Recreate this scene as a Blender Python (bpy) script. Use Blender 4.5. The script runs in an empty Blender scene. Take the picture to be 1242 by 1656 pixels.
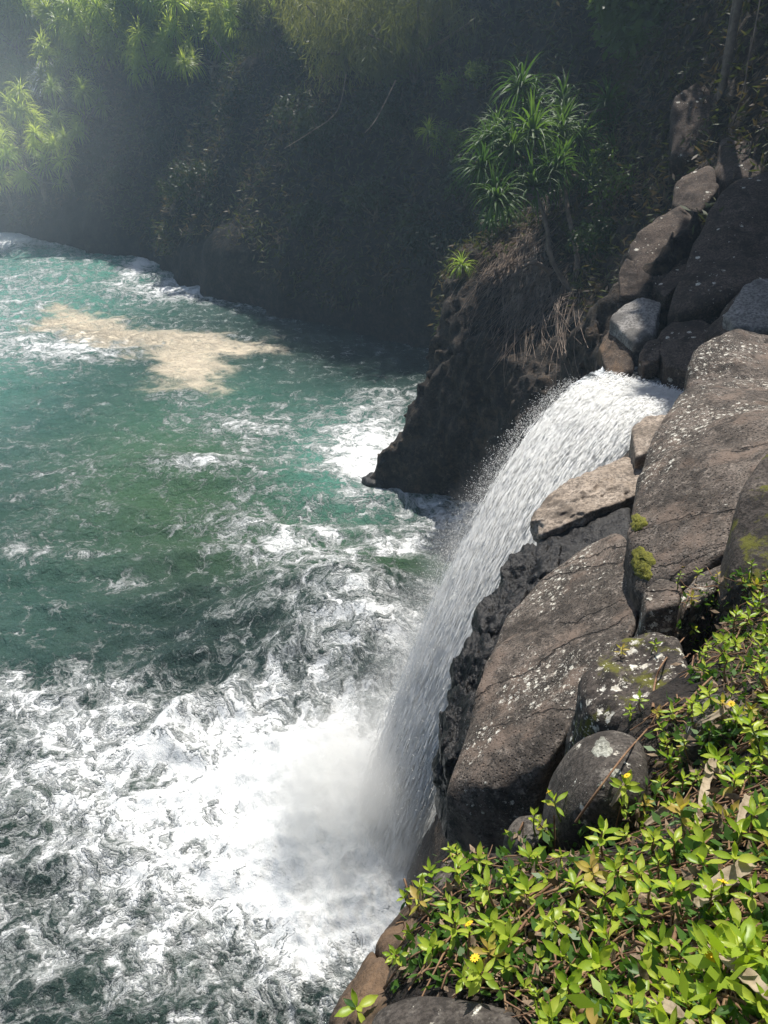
import bpy, bmesh, math, random
import numpy as np
from mathutils import Vector, Matrix, Euler
from mathutils.bvhtree import BVHTree

random.seed(7); RNG = np.random.default_rng(7)
S = bpy.context.scene
C = S.collection

# ------------------------------------------------------------------ camera
EYE = np.array([0.0, 0.0, 12.0]); PITCH = math.radians(30.0); FPX = 1251.0
CP, SP = math.cos(PITCH), math.sin(PITCH)
cam = bpy.data.cameras.new('camera'); camo = bpy.data.objects.new('camera', cam); C.objects.link(camo)
camo.location = EYE; camo.rotation_euler = (math.pi/2 - PITCH, 0, 0)
cam.sensor_fit = 'VERTICAL'; cam.sensor_height = 24.0; cam.lens = 24.0*FPX/1656.0
cam.clip_start = 0.05; cam.clip_end = 8000
S.camera = camo

# ------------------------------------------------------------------ sky, sun, exposure
SUN_AZ = math.radians(11.0)      # right of the viewing direction (+Y)
SUN_EL = math.radians(60.0)
wd = bpy.data.worlds.new('World'); S.world = wd; wd.use_nodes = True
wn = wd.node_tree.nodes; wl = wd.node_tree.links
sky = wn.new('ShaderNodeTexSky'); sky.sky_type = 'NISHITA'; sky.sun_disc = False
sky.sun_elevation = SUN_EL; sky.sun_rotation = SUN_AZ; sky.air_density = 1.0; sky.dust_density = 1.6
wl.new(sky.outputs[0], wn['Background'].inputs[0]); wn['Background'].inputs[1].default_value = 0.075
sd = bpy.data.lights.new('sun', 'SUN'); sd.energy = 5.0; sd.angle = math.radians(0.5); sd.color = (1.0, 0.955, 0.89)
so = bpy.data.objects.new('sun', sd); C.objects.link(so); so.location = (10, 20, 60)
sundir = Vector((math.sin(SUN_AZ)*math.cos(SUN_EL), math.cos(SUN_AZ)*math.cos(SUN_EL), math.sin(SUN_EL)))
so.rotation_euler = sundir.to_track_quat('Z', 'Y').to_euler()
S.view_settings.view_transform = 'Standard'; S.view_settings.look = 'None'
S.view_settings.exposure = 0.38; S.view_settings.gamma = 1.0
S.render.engine = 'CYCLES'
cy = S.cycles
cy.max_bounces = 6; cy.diffuse_bounces = 3; cy.glossy_bounces = 2; cy.transmission_bounces = 4
cy.volume_bounces = 3; cy.transparent_max_bounces = 12
cy.caustics_reflective = False; cy.caustics_refractive = False
HAZE = .0015
cy.volume_step_rate = 1.0; cy.volume_max_steps = 96; cy.use_denoising = True; cy.use_adaptive_sampling = True; cy.adaptive_threshold = .02

# ------------------------------------------------------------------ helpers
def P(u, v, t):
    """world point seen at photo pixel (u, v) at forward distance t"""
    cx = (u-621.0)/FPX; cyy = (828.0-v)/FPX
    return np.array([cx*t, (CP+SP*cyy)*t, 12.0+(-SP+CP*cyy)*t])
def W(u, v, z=0.0):
    cyy = (828.0-v)/FPX
    return P(u, v, (12.0-z)/(SP-CP*cyy))
def tag(o, label=None, cat=None, group=None, kind=None):
    if label: o['label'] = label
    if cat: o['category'] = cat
    if group: o['group'] = group
    if kind: o['kind'] = kind
    return o
def np_mesh(name, V, F, mats=(), smooth=True, mat_idx=None, attrs=None):
    V = np.asarray(V, dtype=np.float32); me = bpy.data.meshes.new(name)
    Fs = F if isinstance(F, list) else [F]
    Fs = [np.asarray(f, dtype=np.int32) for f in Fs if len(f)]
    loops = np.concatenate([f.ravel() for f in Fs]); tot = np.concatenate([np.full(len(f), f.shape[1], np.int32) for f in Fs])
    start = np.concatenate([[0], np.cumsum(tot)[:-1]]).astype(np.int32)
    me.vertices.add(len(V)); me.vertices.foreach_set('co', V.ravel())
    me.loops.add(len(loops)); me.loops.foreach_set('vertex_index', loops)
    me.polygons.add(len(tot)); me.polygons.foreach_set('loop_start', start)
    if mat_idx is not None: me.polygons.foreach_set('material_index', np.asarray(mat_idx, np.int32))
    for m in mats: me.materials.append(m)
    me.update(calc_edges=True)
    me.polygons.foreach_set('use_smooth', np.full(len(tot), smooth))
    for k, a in (attrs or {}).items():
        at = me.attributes.new(k, 'FLOAT', 'POINT'); at.data.foreach_set('value', np.asarray(a, np.float32))
    return me
def obj(name, me, parent=None, loc=None):
    o = bpy.data.objects.new(name, me); C.objects.link(o)
    if parent is not None: o.parent = parent
    if loc is not None: o.location = loc
    return o
def empty(name, loc, parent=None):
    o = bpy.data.objects.new(name, None); C.objects.link(o); o.location = loc; o.empty_display_size = .1
    if parent is not None: o.parent = parent
    return o

# numpy gradient noise
_pr = np.random.default_rng(11); _perm = _pr.permutation(256); _perm = np.concatenate([_perm, _perm, _perm]).astype(np.int32)
_g = _pr.normal(size=(256, 3)); _g /= np.linalg.norm(_g, axis=1)[:, None]; _g = _g.astype(np.float32)
def perlin(p):
    p = np.asarray(p, np.float32); i = np.floor(p).astype(np.int32); f = p-i; i &= 255
    w = f*f*f*(f*(f*6-15)+10); out = np.zeros(len(p), np.float32)
    for dx in (0, 1):
        wx = w[:, 0] if dx else 1-w[:, 0]; ax = _perm[i[:, 0]+dx]
        for dy in (0, 1):
            wy = w[:, 1] if dy else 1-w[:, 1]; ay = _perm[ax+i[:, 1]+dy]
            for dz in (0, 1):
                wz = w[:, 2] if dz else 1-w[:, 2]; h = _perm[ay+i[:, 2]+dz] & 255
                g = _g[h]
                out += wx*wy*wz*(g[:, 0]*(f[:, 0]-dx)+g[:, 1]*(f[:, 1]-dy)+g[:, 2]*(f[:, 2]-dz))
    return out*1.6
def fbm(p, scale=1.0, oct=4, gain=.5, ridged=False, seed=0.0):
    p = np.asarray(p, np.float32)*scale+seed; a = 1.0; s = 0; n = 0
    for k in range(oct):
        v = perlin(p)
        if ridged: v = 1-2*np.abs(v)
        s = s+a*v; n += a; a *= gain; p = p*2.03+17.3
    return s/n
def poly_sd(x, y, poly):
    """signed distance to polygon, positive inside"""
    poly = np.asarray(poly, float); d = np.full(x.shape, 1e9); ins = np.zeros(x.shape, bool)
    n = len(poly)
    for a in range(n):
        x0, y0 = poly[a]; x1, y1 = poly[(a+1) % n]; ex, ey = x1-x0, y1-y0
        t = np.clip(((x-x0)*ex+(y-y0)*ey)/(ex*ex+ey*ey+1e-9), 0, 1)
        d = np.minimum(d, np.hypot(x-x0-t*ex, y-y0-t*ey))
        c = ((y0 > y) != (y1 > y)) & (x < (x1-x0)*(y-y0)/(y1-y0+1e-12)+x0); ins ^= c
    return np.where(ins, d, -d)
def line_d(x, y, pts):
    d = np.full(x.shape, 1e9)
    for (x0, y0), (x1, y1) in zip(pts[:-1], pts[1:]):
        ex, ey = x1-x0, y1-y0; t = np.clip(((x-x0)*ex+(y-y0)*ey)/(ex*ex+ey*ey), 0, 1)
        d = np.minimum(d, np.hypot(x-x0-t*ex, y-y0-t*ey))
    return d
def sstep(a, b, x):
    t = np.clip((x-a)/(b-a), 0, 1); return t*t*(3-2*t)
def smin(a, b, k):
    h = np.clip(.5+.5*(b-a)/k, 0, 1); return b*(1-h)+a*h-k*h*(1-h)
def surface_nets(f, org, h):
    s = f > 0; nx, ny, nz = f.shape
    cnt = np.zeros((nx-1, ny-1, nz-1), np.int8)
    cor = [(i, j, k) for i in (0, 1) for j in (0, 1) for k in (0, 1)]
    for (i, j, k) in cor: cnt += s[i:nx-1+i, j:ny-1+j, k:nz-1+k]
    act = (cnt > 0) & (cnt < 8); ids = np.full(act.shape, -1, np.int32); cells = np.argwhere(act); ids[act] = np.arange(len(cells))
    acc = np.zeros((len(cells), 3)); num = np.zeros(len(cells))
    for a in cor:
        for ax in range(3):
            if a[ax]: continue
            b = list(a); b[ax] = 1
            fa = f[cells[:, 0]+a[0], cells[:, 1]+a[1], cells[:, 2]+a[2]]; fb = f[cells[:, 0]+b[0], cells[:, 1]+b[1], cells[:, 2]+b[2]]
            m = (fa > 0) != (fb > 0); t = fa/(fa-fb+1e-12)
            p = np.array(a, float)[None, :].repeat(len(cells), 0); p[:, ax] = t
            acc[m] += p[m]; num[m] += 1
    V = (cells+acc/np.maximum(num, 1)[:, None])*h+np.array(org)
    Q = []
    for ax in range(3):
        o1, o2 = [(1, 2), (2, 0), (0, 1)][ax]
        sl0 = [slice(None)]*3; sl1 = [slice(None)]*3; sl0[ax] = slice(0, -1); sl1[ax] = slice(1, None)
        a0 = s[tuple(sl0)]; d = a0 != s[tuple(sl1)]
        e = np.argwhere(d); e = e[(e[:, o1] > 0) & (e[:, o2] > 0) & (e[:, o1] < f.shape[o1]-1) & (e[:, o2] < f.shape[o2]-1)]
        q = []
        for (d1, d2) in ((-1, -1), (0, -1), (0, 0), (-1, 0)):
            c = e.copy(); c[:, o1] += d1; c[:, o2] += d2; q.append(ids[c[:, 0], c[:, 1], c[:, 2]])
        q = np.stack(q, 1); fl = ~a0[e[:, 0], e[:, 1], e[:, 2]]; q[fl] = q[fl][:, ::-1]
        Q.append(q[(q >= 0).all(1)])
    return V, np.concatenate(Q)
def implicit(lo, hi, h, base, band, disp):
    """base(x,y,z) -> field positive inside; disp(points) is added only near the surface"""
    ax = [np.arange(lo[i], hi[i]+h*.5, h) for i in range(3)]
    X, Y = np.meshgrid(ax[0], ax[1], indexing='ij')
    f = base(X, Y, ax[2]).astype(np.float32)
    m = np.abs(f) < band; ii = np.argwhere(m)
    pts = np.stack([ax[k][ii[:, k]] for k in range(3)], 1)
    f[m] += disp(pts)
    return surface_nets(f, lo, h)

# ------------------------------------------------------------------ materials
class NT:
    def __init__(s, name):
        s.m = bpy.data.materials.new(name); s.m.use_nodes = True; s.t = s.m.node_tree; s.n = s.t.nodes; s.n.clear()
        s.out = s.n.new('ShaderNodeOutputMaterial')
    def N(s, typ, ins=None, **kw):
        n = s.n.new(typ)
        for k, v in kw.items(): setattr(n, k, v)
        for k, v in (ins or {}).items(): s.set(n.inputs[k], v)
        return n
    def set(s, sock, v):
        if isinstance(v, bpy.types.NodeSocket): s.t.links.new(v, sock)
        elif isinstance(v, bpy.types.Node): s.t.links.new(v.outputs[0], sock)
        else:
            if isinstance(v, tuple) and len(v) == 3 and sock.type == 'RGBA': v = v+(1,)
            sock.default_value = v
    def math(s, op, a, b=None, c=None, clamp=False):
        n = s.n.new('ShaderNodeMath'); n.operation = op; n.use_clamp = clamp
        for i, v in enumerate((a, b, c)):
            if v is not None: s.set(n.inputs[i], v)
        return n.outputs[0]
    def mix(s, f, a, b, mode='MIX'):
        n = s.n.new('ShaderNodeMix'); n.data_type = 'RGBA'; n.blend_type = mode
        s.set(n.inputs[0], f); s.set(n.inputs[6], a); s.set(n.inputs[7], b); return n.outputs[2]
    def ss(s, v, lo, hi, a=0.0, b=1.0):
        n = s.n.new('ShaderNodeMapRange'); n.interpolation_type = 'SMOOTHSTEP'
        for i, x in enumerate((v, lo, hi, a, b)): s.set(n.inputs[i], x)
        return n.outputs[0]
    def noise(s, co, scale, detail=4, rough=.55, dist=0.0):
        n = s.N('ShaderNodeTexNoise', {'Scale': scale, 'Detail': detail, 'Roughness': rough, 'Distortion': dist}); s.set(n.inputs['Vector'], co); return n
    def voro(s, co, scale, feature='F1', rnd=1.0):
        n = s.N('ShaderNodeTexVoronoi', {'Scale': scale, 'Randomness': rnd}, feature=feature); s.set(n.inputs['Vector'], co); return n
    def bump(s, h, strength=.5, dist=.02, normal=None):
        n = s.N('ShaderNodeBump', {'Strength': strength, 'Distance': dist}); s.set(n.inputs['Height'], h)
        if normal is not None: s.set(n.inputs['Normal'], normal)
        return n.outputs[0]
    def pos(s): return s.N('ShaderNodeNewGeometry').outputs['Position']
    def fin(s, sh, vol=False):
        s.t.links.new(sh.outputs[0] if isinstance(sh, bpy.types.Node) else sh, s.out.inputs[1 if vol else 0]); return s.m

def rock_mat(name, dark, mid, light, lichen=0.0, lscale=9.0, grain=60.0, warm=None, rough=.9, bump=.8, moss=0.0, crack=0.0, planes=()):
    k = NT(name); co = k.N('ShaderNodeTexCoord').outputs['Object']; p = k.pos()
    n1 = k.noise(p, 1.7, 6, .6); n2 = k.noise(p, grain*.22, 6, .7); n3 = k.noise(p, grain, 3, .7)
    c = k.mix(k.ss(n1, .35, .68), dark, mid)
    c = k.mix(k.math('MULTIPLY', k.ss(n2, .5, .72), .85), c, light)
    c = k.mix(k.math('MULTIPLY', k.ss(n3, .44, .60), .72), c, tuple(x*.35 for x in dark))
    n4 = k.noise(p, grain*.09, 6, .72); c = k.mix(k.math('MULTIPLY', k.ss(n4, .50, .62), .8), c, tuple(x*.4 for x in dark))
    pits = k.voro(p, grain*.55); pit = k.ss(pits.outputs['Distance'], .10, .32)
    c = k.mix(k.math('MULTIPLY', k.math('SUBTRACT', 1.0, pit), .6), c, tuple(x*.3 for x in dark))
    if warm: c = k.mix(k.math('MULTIPLY', k.ss(k.noise(p, 3.1, 5, .65), .48, .68), .75), c, warm)
    if moss:
        mk = k.math('MULTIPLY', k.ss(k.noise(p, 5.0, 6, .7), .60-.1*moss, .68-.08*moss), .9)
        c = k.mix(mk, c, (.11, .11, .015))
    if lichen:
        w = k.noise(p, 26, 4, .7)
        lp = k.N('ShaderNodeVectorMath', {0: p}, operation='ADD'); lp2 = k.N('ShaderNodeVectorMath', {0: w.outputs['Color'], 1: (.09, .09, .09)}, operation='MULTIPLY')
        k.set(lp.inputs[1], lp2)
        v = k.voro(lp.outputs[0], lscale); v2 = k.voro(lp.outputs[0], lscale*2.7)
        big = k.ss(k.noise(p, 1.3, 3, .5), .42, .62)
        rr = k.math('MULTIPLY', big, .34*lichen)
        m1 = k.ss(k.math('SUBTRACT', rr, v.outputs['Distance']), -.02, .05)
        m2 = k.ss(k.math('SUBTRACT', k.math('MULTIPLY', big, .27*lichen), v2.outputs['Distance']), -.02, .05)
        lm = k.math('MULTIPLY', k.math('MAXIMUM', m1, m2), k.ss(w, .33, .52))
        lc = k.mix(k.ss(k.noise(p, 40, 3), .4, .6), (.50, .46, .38), (.68, .66, .58))
        c = k.mix(lm, c, lc)
    if crack:
        wv = k.noise(p, 2.2, 4, .6)
        wp = k.N('ShaderNodeVectorMath', {0: p}, operation='ADD'); wq = k.N('ShaderNodeVectorMath', {0: wv.outputs['Color'], 1: (.5, .5, .5)}, operation='MULTIPLY'); k.set(wp.inputs[1], wq)
        ve = k.voro(wp.outputs[0], crack, 'DISTANCE_TO_EDGE'); ck = k.ss(ve.outputs['Distance'], .004, .022)
        c = k.mix(k.math('MULTIPLY', k.math('SUBTRACT', 1.0, ck), .8), c, tuple(x*.15 for x in dark))
    else: ck = None
    lines = None
    for (pt, nv, wd_) in planes:
        wn_ = k.noise(p, 2.5, 5, .65)
        dt_ = k.N('ShaderNodeVectorMath', {0: p, 1: tuple(nv)}, operation='DOT_PRODUCT').outputs['Value']
        dd_ = k.math('ABSOLUTE', k.math('ADD', k.math('SUBTRACT', dt_, float(np.dot(pt, nv))), k.math('MULTIPLY', k.math('SUBTRACT', wn_, .5), .35)))
        l_ = k.math('MULTIPLY', k.ss(dd_, wd_*.3, wd_, 1, 0), k.ss(k.noise(p, 1.2, 2), .40, .52)); lines = l_ if lines is None else k.math('MAXIMUM', lines, l_)
    if lines is not None: c = k.mix(k.math('MULTIPLY', lines, .85), c, tuple(x*.2 for x in dark))
    h = k.math('ADD', k.math('MULTIPLY', n2, .8), k.math('MULTIPLY', n3, .35))
    if lines is not None: h = k.math('SUBTRACT', h, k.math('MULTIPLY', lines, 1.2)); h = k.math('ADD', h, k.math('MULTIPLY', pit, .5))
    if ck is not None: h = k.math('ADD', h, k.math('MULTIPLY', ck, .5))
    b = k.bump(h, bump, .02*60/grain)
    sh = k.N('ShaderNodeBsdfPrincipled', {'Base Color': c, 'Roughness': rough, 'Normal': b, 'Specular IOR Level': .3})
    return k.fin(sh)
def leaf_mat(name, c1, c2, trans=.45, rough=.45, dead=None, deadamt=.0, glossy=.35, tr_col=None):
    k = NT(name); r = k.N('ShaderNodeObjectInfo').outputs['Random']; p = k.pos()
    f = k.math('ADD', k.math('MULTIPLY', r, .6), k.math('MULTIPLY', k.noise(p, 7.0, 3).outputs[0], .5))
    c = k.mix(k.ss(f, .2, .85), c1, c2)
    if dead: c = k.mix(k.ss(k.noise(p, 1.1, 4, .7), .66-deadamt, .72-deadamt), c, dead)
    a = k.N('ShaderNodeBsdfPrincipled', {'Base Color': c, 'Roughness': rough, 'Specular IOR Level': glossy})
    tc = k.mix(1.0, c, tr_col or (1.5, 1.5, .7), 'MULTIPLY'); t = k.N('ShaderNodeBsdfTranslucent', {'Color': tc})
    mx = k.N('ShaderNodeMixShader', {0: trans}); k.set(mx.inputs[1], a.outputs[0]); k.set(mx.inputs[2], t.outputs[0])
    return k.fin(mx)
def plain_mat(name, c1, c2, scale=8.0, rough=.85, bump=.3):
    k = NT(name); p = k.N('ShaderNodeTexCoord').outputs['Object']; n = k.noise(p, scale, 6, .65)
    c = k.mix(k.ss(n, .3, .7), c1, c2)
    return k.fin(k.N('ShaderNodeBsdfPrincipled', {'Base Color': c, 'Roughness': rough, 'Normal': k.bump(n, bump, .01)}))

M = {}
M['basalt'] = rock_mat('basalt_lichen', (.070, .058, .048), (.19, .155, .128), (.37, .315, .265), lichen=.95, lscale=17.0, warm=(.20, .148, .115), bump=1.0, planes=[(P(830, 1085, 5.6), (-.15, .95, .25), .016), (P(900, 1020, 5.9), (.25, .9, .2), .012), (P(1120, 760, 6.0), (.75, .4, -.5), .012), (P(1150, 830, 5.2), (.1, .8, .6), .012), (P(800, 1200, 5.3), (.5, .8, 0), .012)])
M['basalt_round'] = rock_mat('basalt_round', (.074, .063, .054), (.13, .113, .097), (.21, .19, .165), lichen=.45, lscale=9.0, grain=80)
M['basalt_mossy'] = rock_mat('basalt_mossy', (.05, .042, .036), (.10, .082, .070), (.2, .17, .14), lichen=.85, lscale=12.0, moss=.8)
M['pale'] = rock_mat('pale_rock', (.27, .215, .165), (.42, .345, .275), (.52, .44, .36), grain=25, bump=.45, rough=.8)
M['greypale'] = rock_mat('pale_grey_rock', (.24, .225, .205), (.32, .30, .275), (.40, .375, .345), grain=22, bump=.3)
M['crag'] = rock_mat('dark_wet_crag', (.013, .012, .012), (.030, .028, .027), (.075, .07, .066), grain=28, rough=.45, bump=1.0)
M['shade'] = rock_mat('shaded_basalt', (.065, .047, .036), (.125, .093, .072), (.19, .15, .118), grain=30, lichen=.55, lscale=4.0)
M['rim'] = rock_mat('brown_rim_rock', (.07, .05, .036), (.145, .105, .075), (.23, .175, .13), grain=45, warm=(.19, .12, .07))
M['cliff'] = rock_mat('sea_cliff_rock', (.020, .016, .014), (.042, .034, .028), (.085, .068, .053), grain=14, warm=(.085, .06, .04), bump=1.2)
M['headland'] = rock_mat('headland_rock', (.018, .014, .011), (.056, .044, .034), (.15, .115, .082), grain=15, warm=(.085, .06, .04), bump=1.3)
M['far'] = rock_mat('far_cliff_soil', (.020, .018, .014), (.045, .037, .028), (.085, .07, .05), grain=7, warm=(.05, .04, .022))
M['leaf'] = leaf_mat('creeper_leaf', (.24, .38, .03), (.48, .56, .075), trans=.45, rough=.38)
M['leafy'] = leaf_mat('creeper_leaf_yellow', (.42, .40, .06), (.50, .36, .10), trans=.42, rough=.45)
M['leafd'] = leaf_mat('creeper_leaf_dark', (.035, .09, .018), (.08, .17, .03), trans=.35, rough=.45)
M['stem'] = plain_mat('creeper_stem', (.16, .08, .045), (.28, .17, .09), 30)
M['stemg'] = plain_mat('green_stem', (.16, .22, .05), (.25, .28, .08), 30)
M['petal'] = plain_mat('yellow_petal', (.80, .46, .01), (.85, .58, .02), 40, .6, .1)
M['dry'] = plain_mat('dry_leaf', (.20, .15, .095), (.40, .325, .225), 22, .8, .4)
M['litter'] = plain_mat('litter', (.09, .06, .036), (.34, .25, .165), 35, .9, .4)
M['pand'] = leaf_mat('pandanus_leaf', (.035, .085, .025), (.10, .18, .045), trans=.4, rough=.5, glossy=.25)
M['pandsunny'] = leaf_mat('pandanus_leaf_sunlit', (.20, .29, .075), (.40, .47, .13), trans=.62, rough=.35, glossy=.5)  # sunlit copy of the pandanus leaf, backlight brightness put into its colour
M['bark'] = plain_mat('bark', (.10, .075, .055), (.22, .17, .13), 6, .9, .6)
M['cas'] = leaf_mat('ironwood_needles', (.09, .105, .045), (.19, .20, .085), trans=.4, rough=.6, glossy=.2)
M['cas_lit'] = leaf_mat('sunlit_feathery_leaf', (.20, .26, .08), (.39, .44, .16), trans=.62, rough=.6, glossy=.2)  # lit copy of the ironwood needles, sunshine raised into the albedo
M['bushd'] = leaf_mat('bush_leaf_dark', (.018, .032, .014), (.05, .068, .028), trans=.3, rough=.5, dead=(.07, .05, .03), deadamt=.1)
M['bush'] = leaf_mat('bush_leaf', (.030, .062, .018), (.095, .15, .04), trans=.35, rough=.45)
M['bush_lit'] = leaf_mat('bush_leaf_lit', (.07, .12, .025), (.15, .21, .05), trans=.45, rough=.45)  # lit copy of the bush leaf, brighter colour stands in for sun
M['under'] = leaf_mat('cliff_undergrowth', (.03, .045, .018), (.075, .09, .033), trans=.3, rough=.6, dead=(.115, .085, .058), deadamt=.17)
M['root'] = plain_mat('dead_fronds', (.12, .085, .062), (.34, .26, .20), 3, .9, .3)

# ------------------------------------------------------------------ terrain
BASE_N = [(-.3, -3), (-.2, 1), (.1, 2), (.32, 4.3), (.28, 8.0), (.5, 8.7), (1.4, 9.6), (2.6, 10.4), (3.6, 11.2), (4.4, 12), (9, 13), (9, -3)]
TOP_N = [(-.5, -3), (-.2, .3), (-.06, 1.0), (.12, 1.5), (.3, 2.0), (.6, 3.0), (.75, 4.4), (1.3, 5.6), (1.8, 6.9), (2.3, 8.2), (2.9, 9.5), (3.8, 10.6), (4.6, 11.5), (9, 12.5), (9, -3)]
STREAM = [(3.0, 10.9), (3.8, 11.7), (4.7, 12.7), (5.6, 13.4), (7.2, 14.4), (10, 16)]
def G(x, y): return 10.32+.55*(x-.6)-.6*(y-1.2)
def near_top(x, y):
    g = np.minimum(G(x, y), 10.95)+.06*np.sin(x*5+1)*np.cos(y*4)-.30*np.exp(-((x-.66)**2+(y-1.72)**2)/.10)-.25*np.exp(-((x-.45)**2+(y-1.75)**2)/.03)
    mid = np.clip(6.3+.6*(x-.8)-.14*(y-4.5), 5.0, 8.6)
    w_ = sstep(1.25, 1.75, y-.95*x); h = g*(1-w_)+mid*w_
    d = line_d(x, y, STREAM); return np.minimum(h, 6.95+np.maximum(0, d-.75)*2.2)
def near_base(X, Y, zs):
    db = poly_sd(X, Y, BASE_N); dt = poly_sd(X, Y, TOP_N); H = near_top(X, Y); out = np.empty(X.shape+(len(zs),))
    for k, z in enumerate(zs):
        a = min(max(z/6.5, 0), 1); out[:, :, k] = smin(db*(1-a)+dt*a, (H-z)*.85, .18)
    return out
V, F = implicit((-1.4, -2.8, -1.2), (7.5, 12.6, 11.3), .085, near_base, .5,
                lambda p: .10*fbm(p, 1.1, 3, .55, False, 3.0)+.06*fbm(p, 3.5, 3, .6, False, 9.0))
near_me = np_mesh('near_cliff', V, F, [M['cliff']])
near = tag(obj('near_cliff', near_me), 'dark rocky cliff edge under the boulders and creepers', 'cliff', kind='structure')
NEARV, NEARF = V, F

BASE_H = [(4.0, 10.0), (3.5, 11.5), (3.2, 12.6), (3.9, 14.5), (3.4, 17.5), (2.6, 20.3), (.9, 21.4), (-.4, 22.1), (-.5, 22.8), (.7, 24), (1.9, 26), (2.6, 30), (2.8, 42), (18, 42), (18, 10)]
TOP_H = [(4.4, 10.2), (3.75, 11.6), (3.7, 12.7), (4.3, 14.5), (4.15, 17), (3.7, 19.6), (2.7, 22.6), (1.9, 24.3), (2.4, 26.5), (3.6, 30), (5, 42), (18, 42), (18, 10)]
def head_top(x, y):
    ridge = 5.2+.30*(y-19)+.50*(x-4.5)+1.5*np.maximum(0, x-6.0)-1.0*np.maximum(0, y-27)*(x < 9)
    ridge = np.maximum(ridge, 3.0)
    bank = 7.7+1.15*(x-4.6)+.35*(y-14)-1.5*np.maximum(0, y-15.5)
    h = np.minimum(np.maximum(ridge, bank), 17+.4*(x-9))
    d = line_d(x, y, STREAM); return np.minimum(h, 6.95+np.maximum(0, d-.75)*2.0)
def head_base(X, Y, zs):
    db = poly_sd(X, Y, BASE_H); dt = poly_sd(X, Y, TOP_H); H = head_top(X, Y); out = np.empty(X.shape+(len(zs),))
    for k, z in enumerate(zs):
        a = min(max(z/6.0, 0), 1); cave = .9*math.exp(-((z-.2)/.9)**2)
        out[:, :, k] = smin(db*(1-a)+dt*a-cave*(Y < 21.6)*(Y > 14), (H-z)*.85, .35)
    return out
V, F = implicit((-1.6, 10.2, -1.3), (17, 41, 20), .14, head_base, 1.1,
                lambda p: .6*fbm(p*np.array([1, 1, .5]), .6, 5, .62, False, 5.0)-.34*np.abs(fbm(p*np.array([1, 1, .45]), 1.5, 3, .6, False, 8.0))*2+.10+.36*fbm(p, 2.2, 3, .7, False, 6.0))
head_me = np_mesh('headland', V, F, [M['headland']])
tag(obj('headland', head_me), 'dark brown rock headland behind the waterfall', 'headland', kind='structure')
HEADV, HEADF = V, F

BASE_F = [(2.6, 36.5), (-3, 41), (-9, 45), (-13, 50.5), (-17, 56.6), (-22, 60), (-27, 63.4), (-33, 68.5), (-37, 75), (-37, 100), (50, 100), (50, 16), (15, 19), (10, 26), (6, 32)]
def far_top(x, y):
    d = np.maximum(poly_sd(x, y, BASE_F), 0)
    cap = np.clip(15.5+.25*(x+10), 12.0, 30)
    h = 3.2+(1.05+1.2*sstep(-6, 8, x))*d; h = np.where(h > cap, cap+.25*(h-cap)*.5, h)
    return np.minimum(h, cap+5)+1.2*np.sin(x*.37+y*.21)*sstep(0, 6, d)
def far_base(X, Y, zs):
    d = poly_sd(X, Y, BASE_F); H = far_top(X, Y); out = np.empty(X.shape+(len(zs),))
    for k, z in enumerate(zs): out[:, :, k] = smin(d+.3-.35*max(z, 0)*.4, (H-z)*.7, .8)
    return out
V, F = implicit((-40, 17, -1.6), (34, 98, 38), .5, far_base, 2.2,
                lambda p: 1.7*fbm(p*np.array([1, 1, .45]), .2, 4, .55, False, 2.0)+.3*fbm(p, 1.1, 2, .5, False, 4.0))
far_me = np_mesh('far_cliff', V, F, [M['far']])
tag(obj('far_cliff', far_me), 'tall overgrown sea cliff across the cove', 'cliff', kind='structure')
FARV, FARF = V, F
BVN = BVHTree.FromPolygons(NEARV.tolist(), NEARF.tolist()); BVH_ = BVHTree.FromPolygons(HEADV.tolist(), HEADF.tolist()); BVF = BVHTree.FromPolygons(FARV.tolist(), FARF.tolist())
def drop(bv, x, y, z=60.0):
    h = bv.ray_cast(Vector((x, y, z)), Vector((0, 0, -1))); return h[0].z if h[0] is not None else None
def look(u, v, bvs):
    d = Vector(P(u, v, 1.0)-EYE); best = None; d.normalize()
    for b in bvs:
        h = b.ray_cast(Vector(EYE), d)
        if h[0] is not None and (best is None or h[3] < best[3]): best = h
    return best

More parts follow.
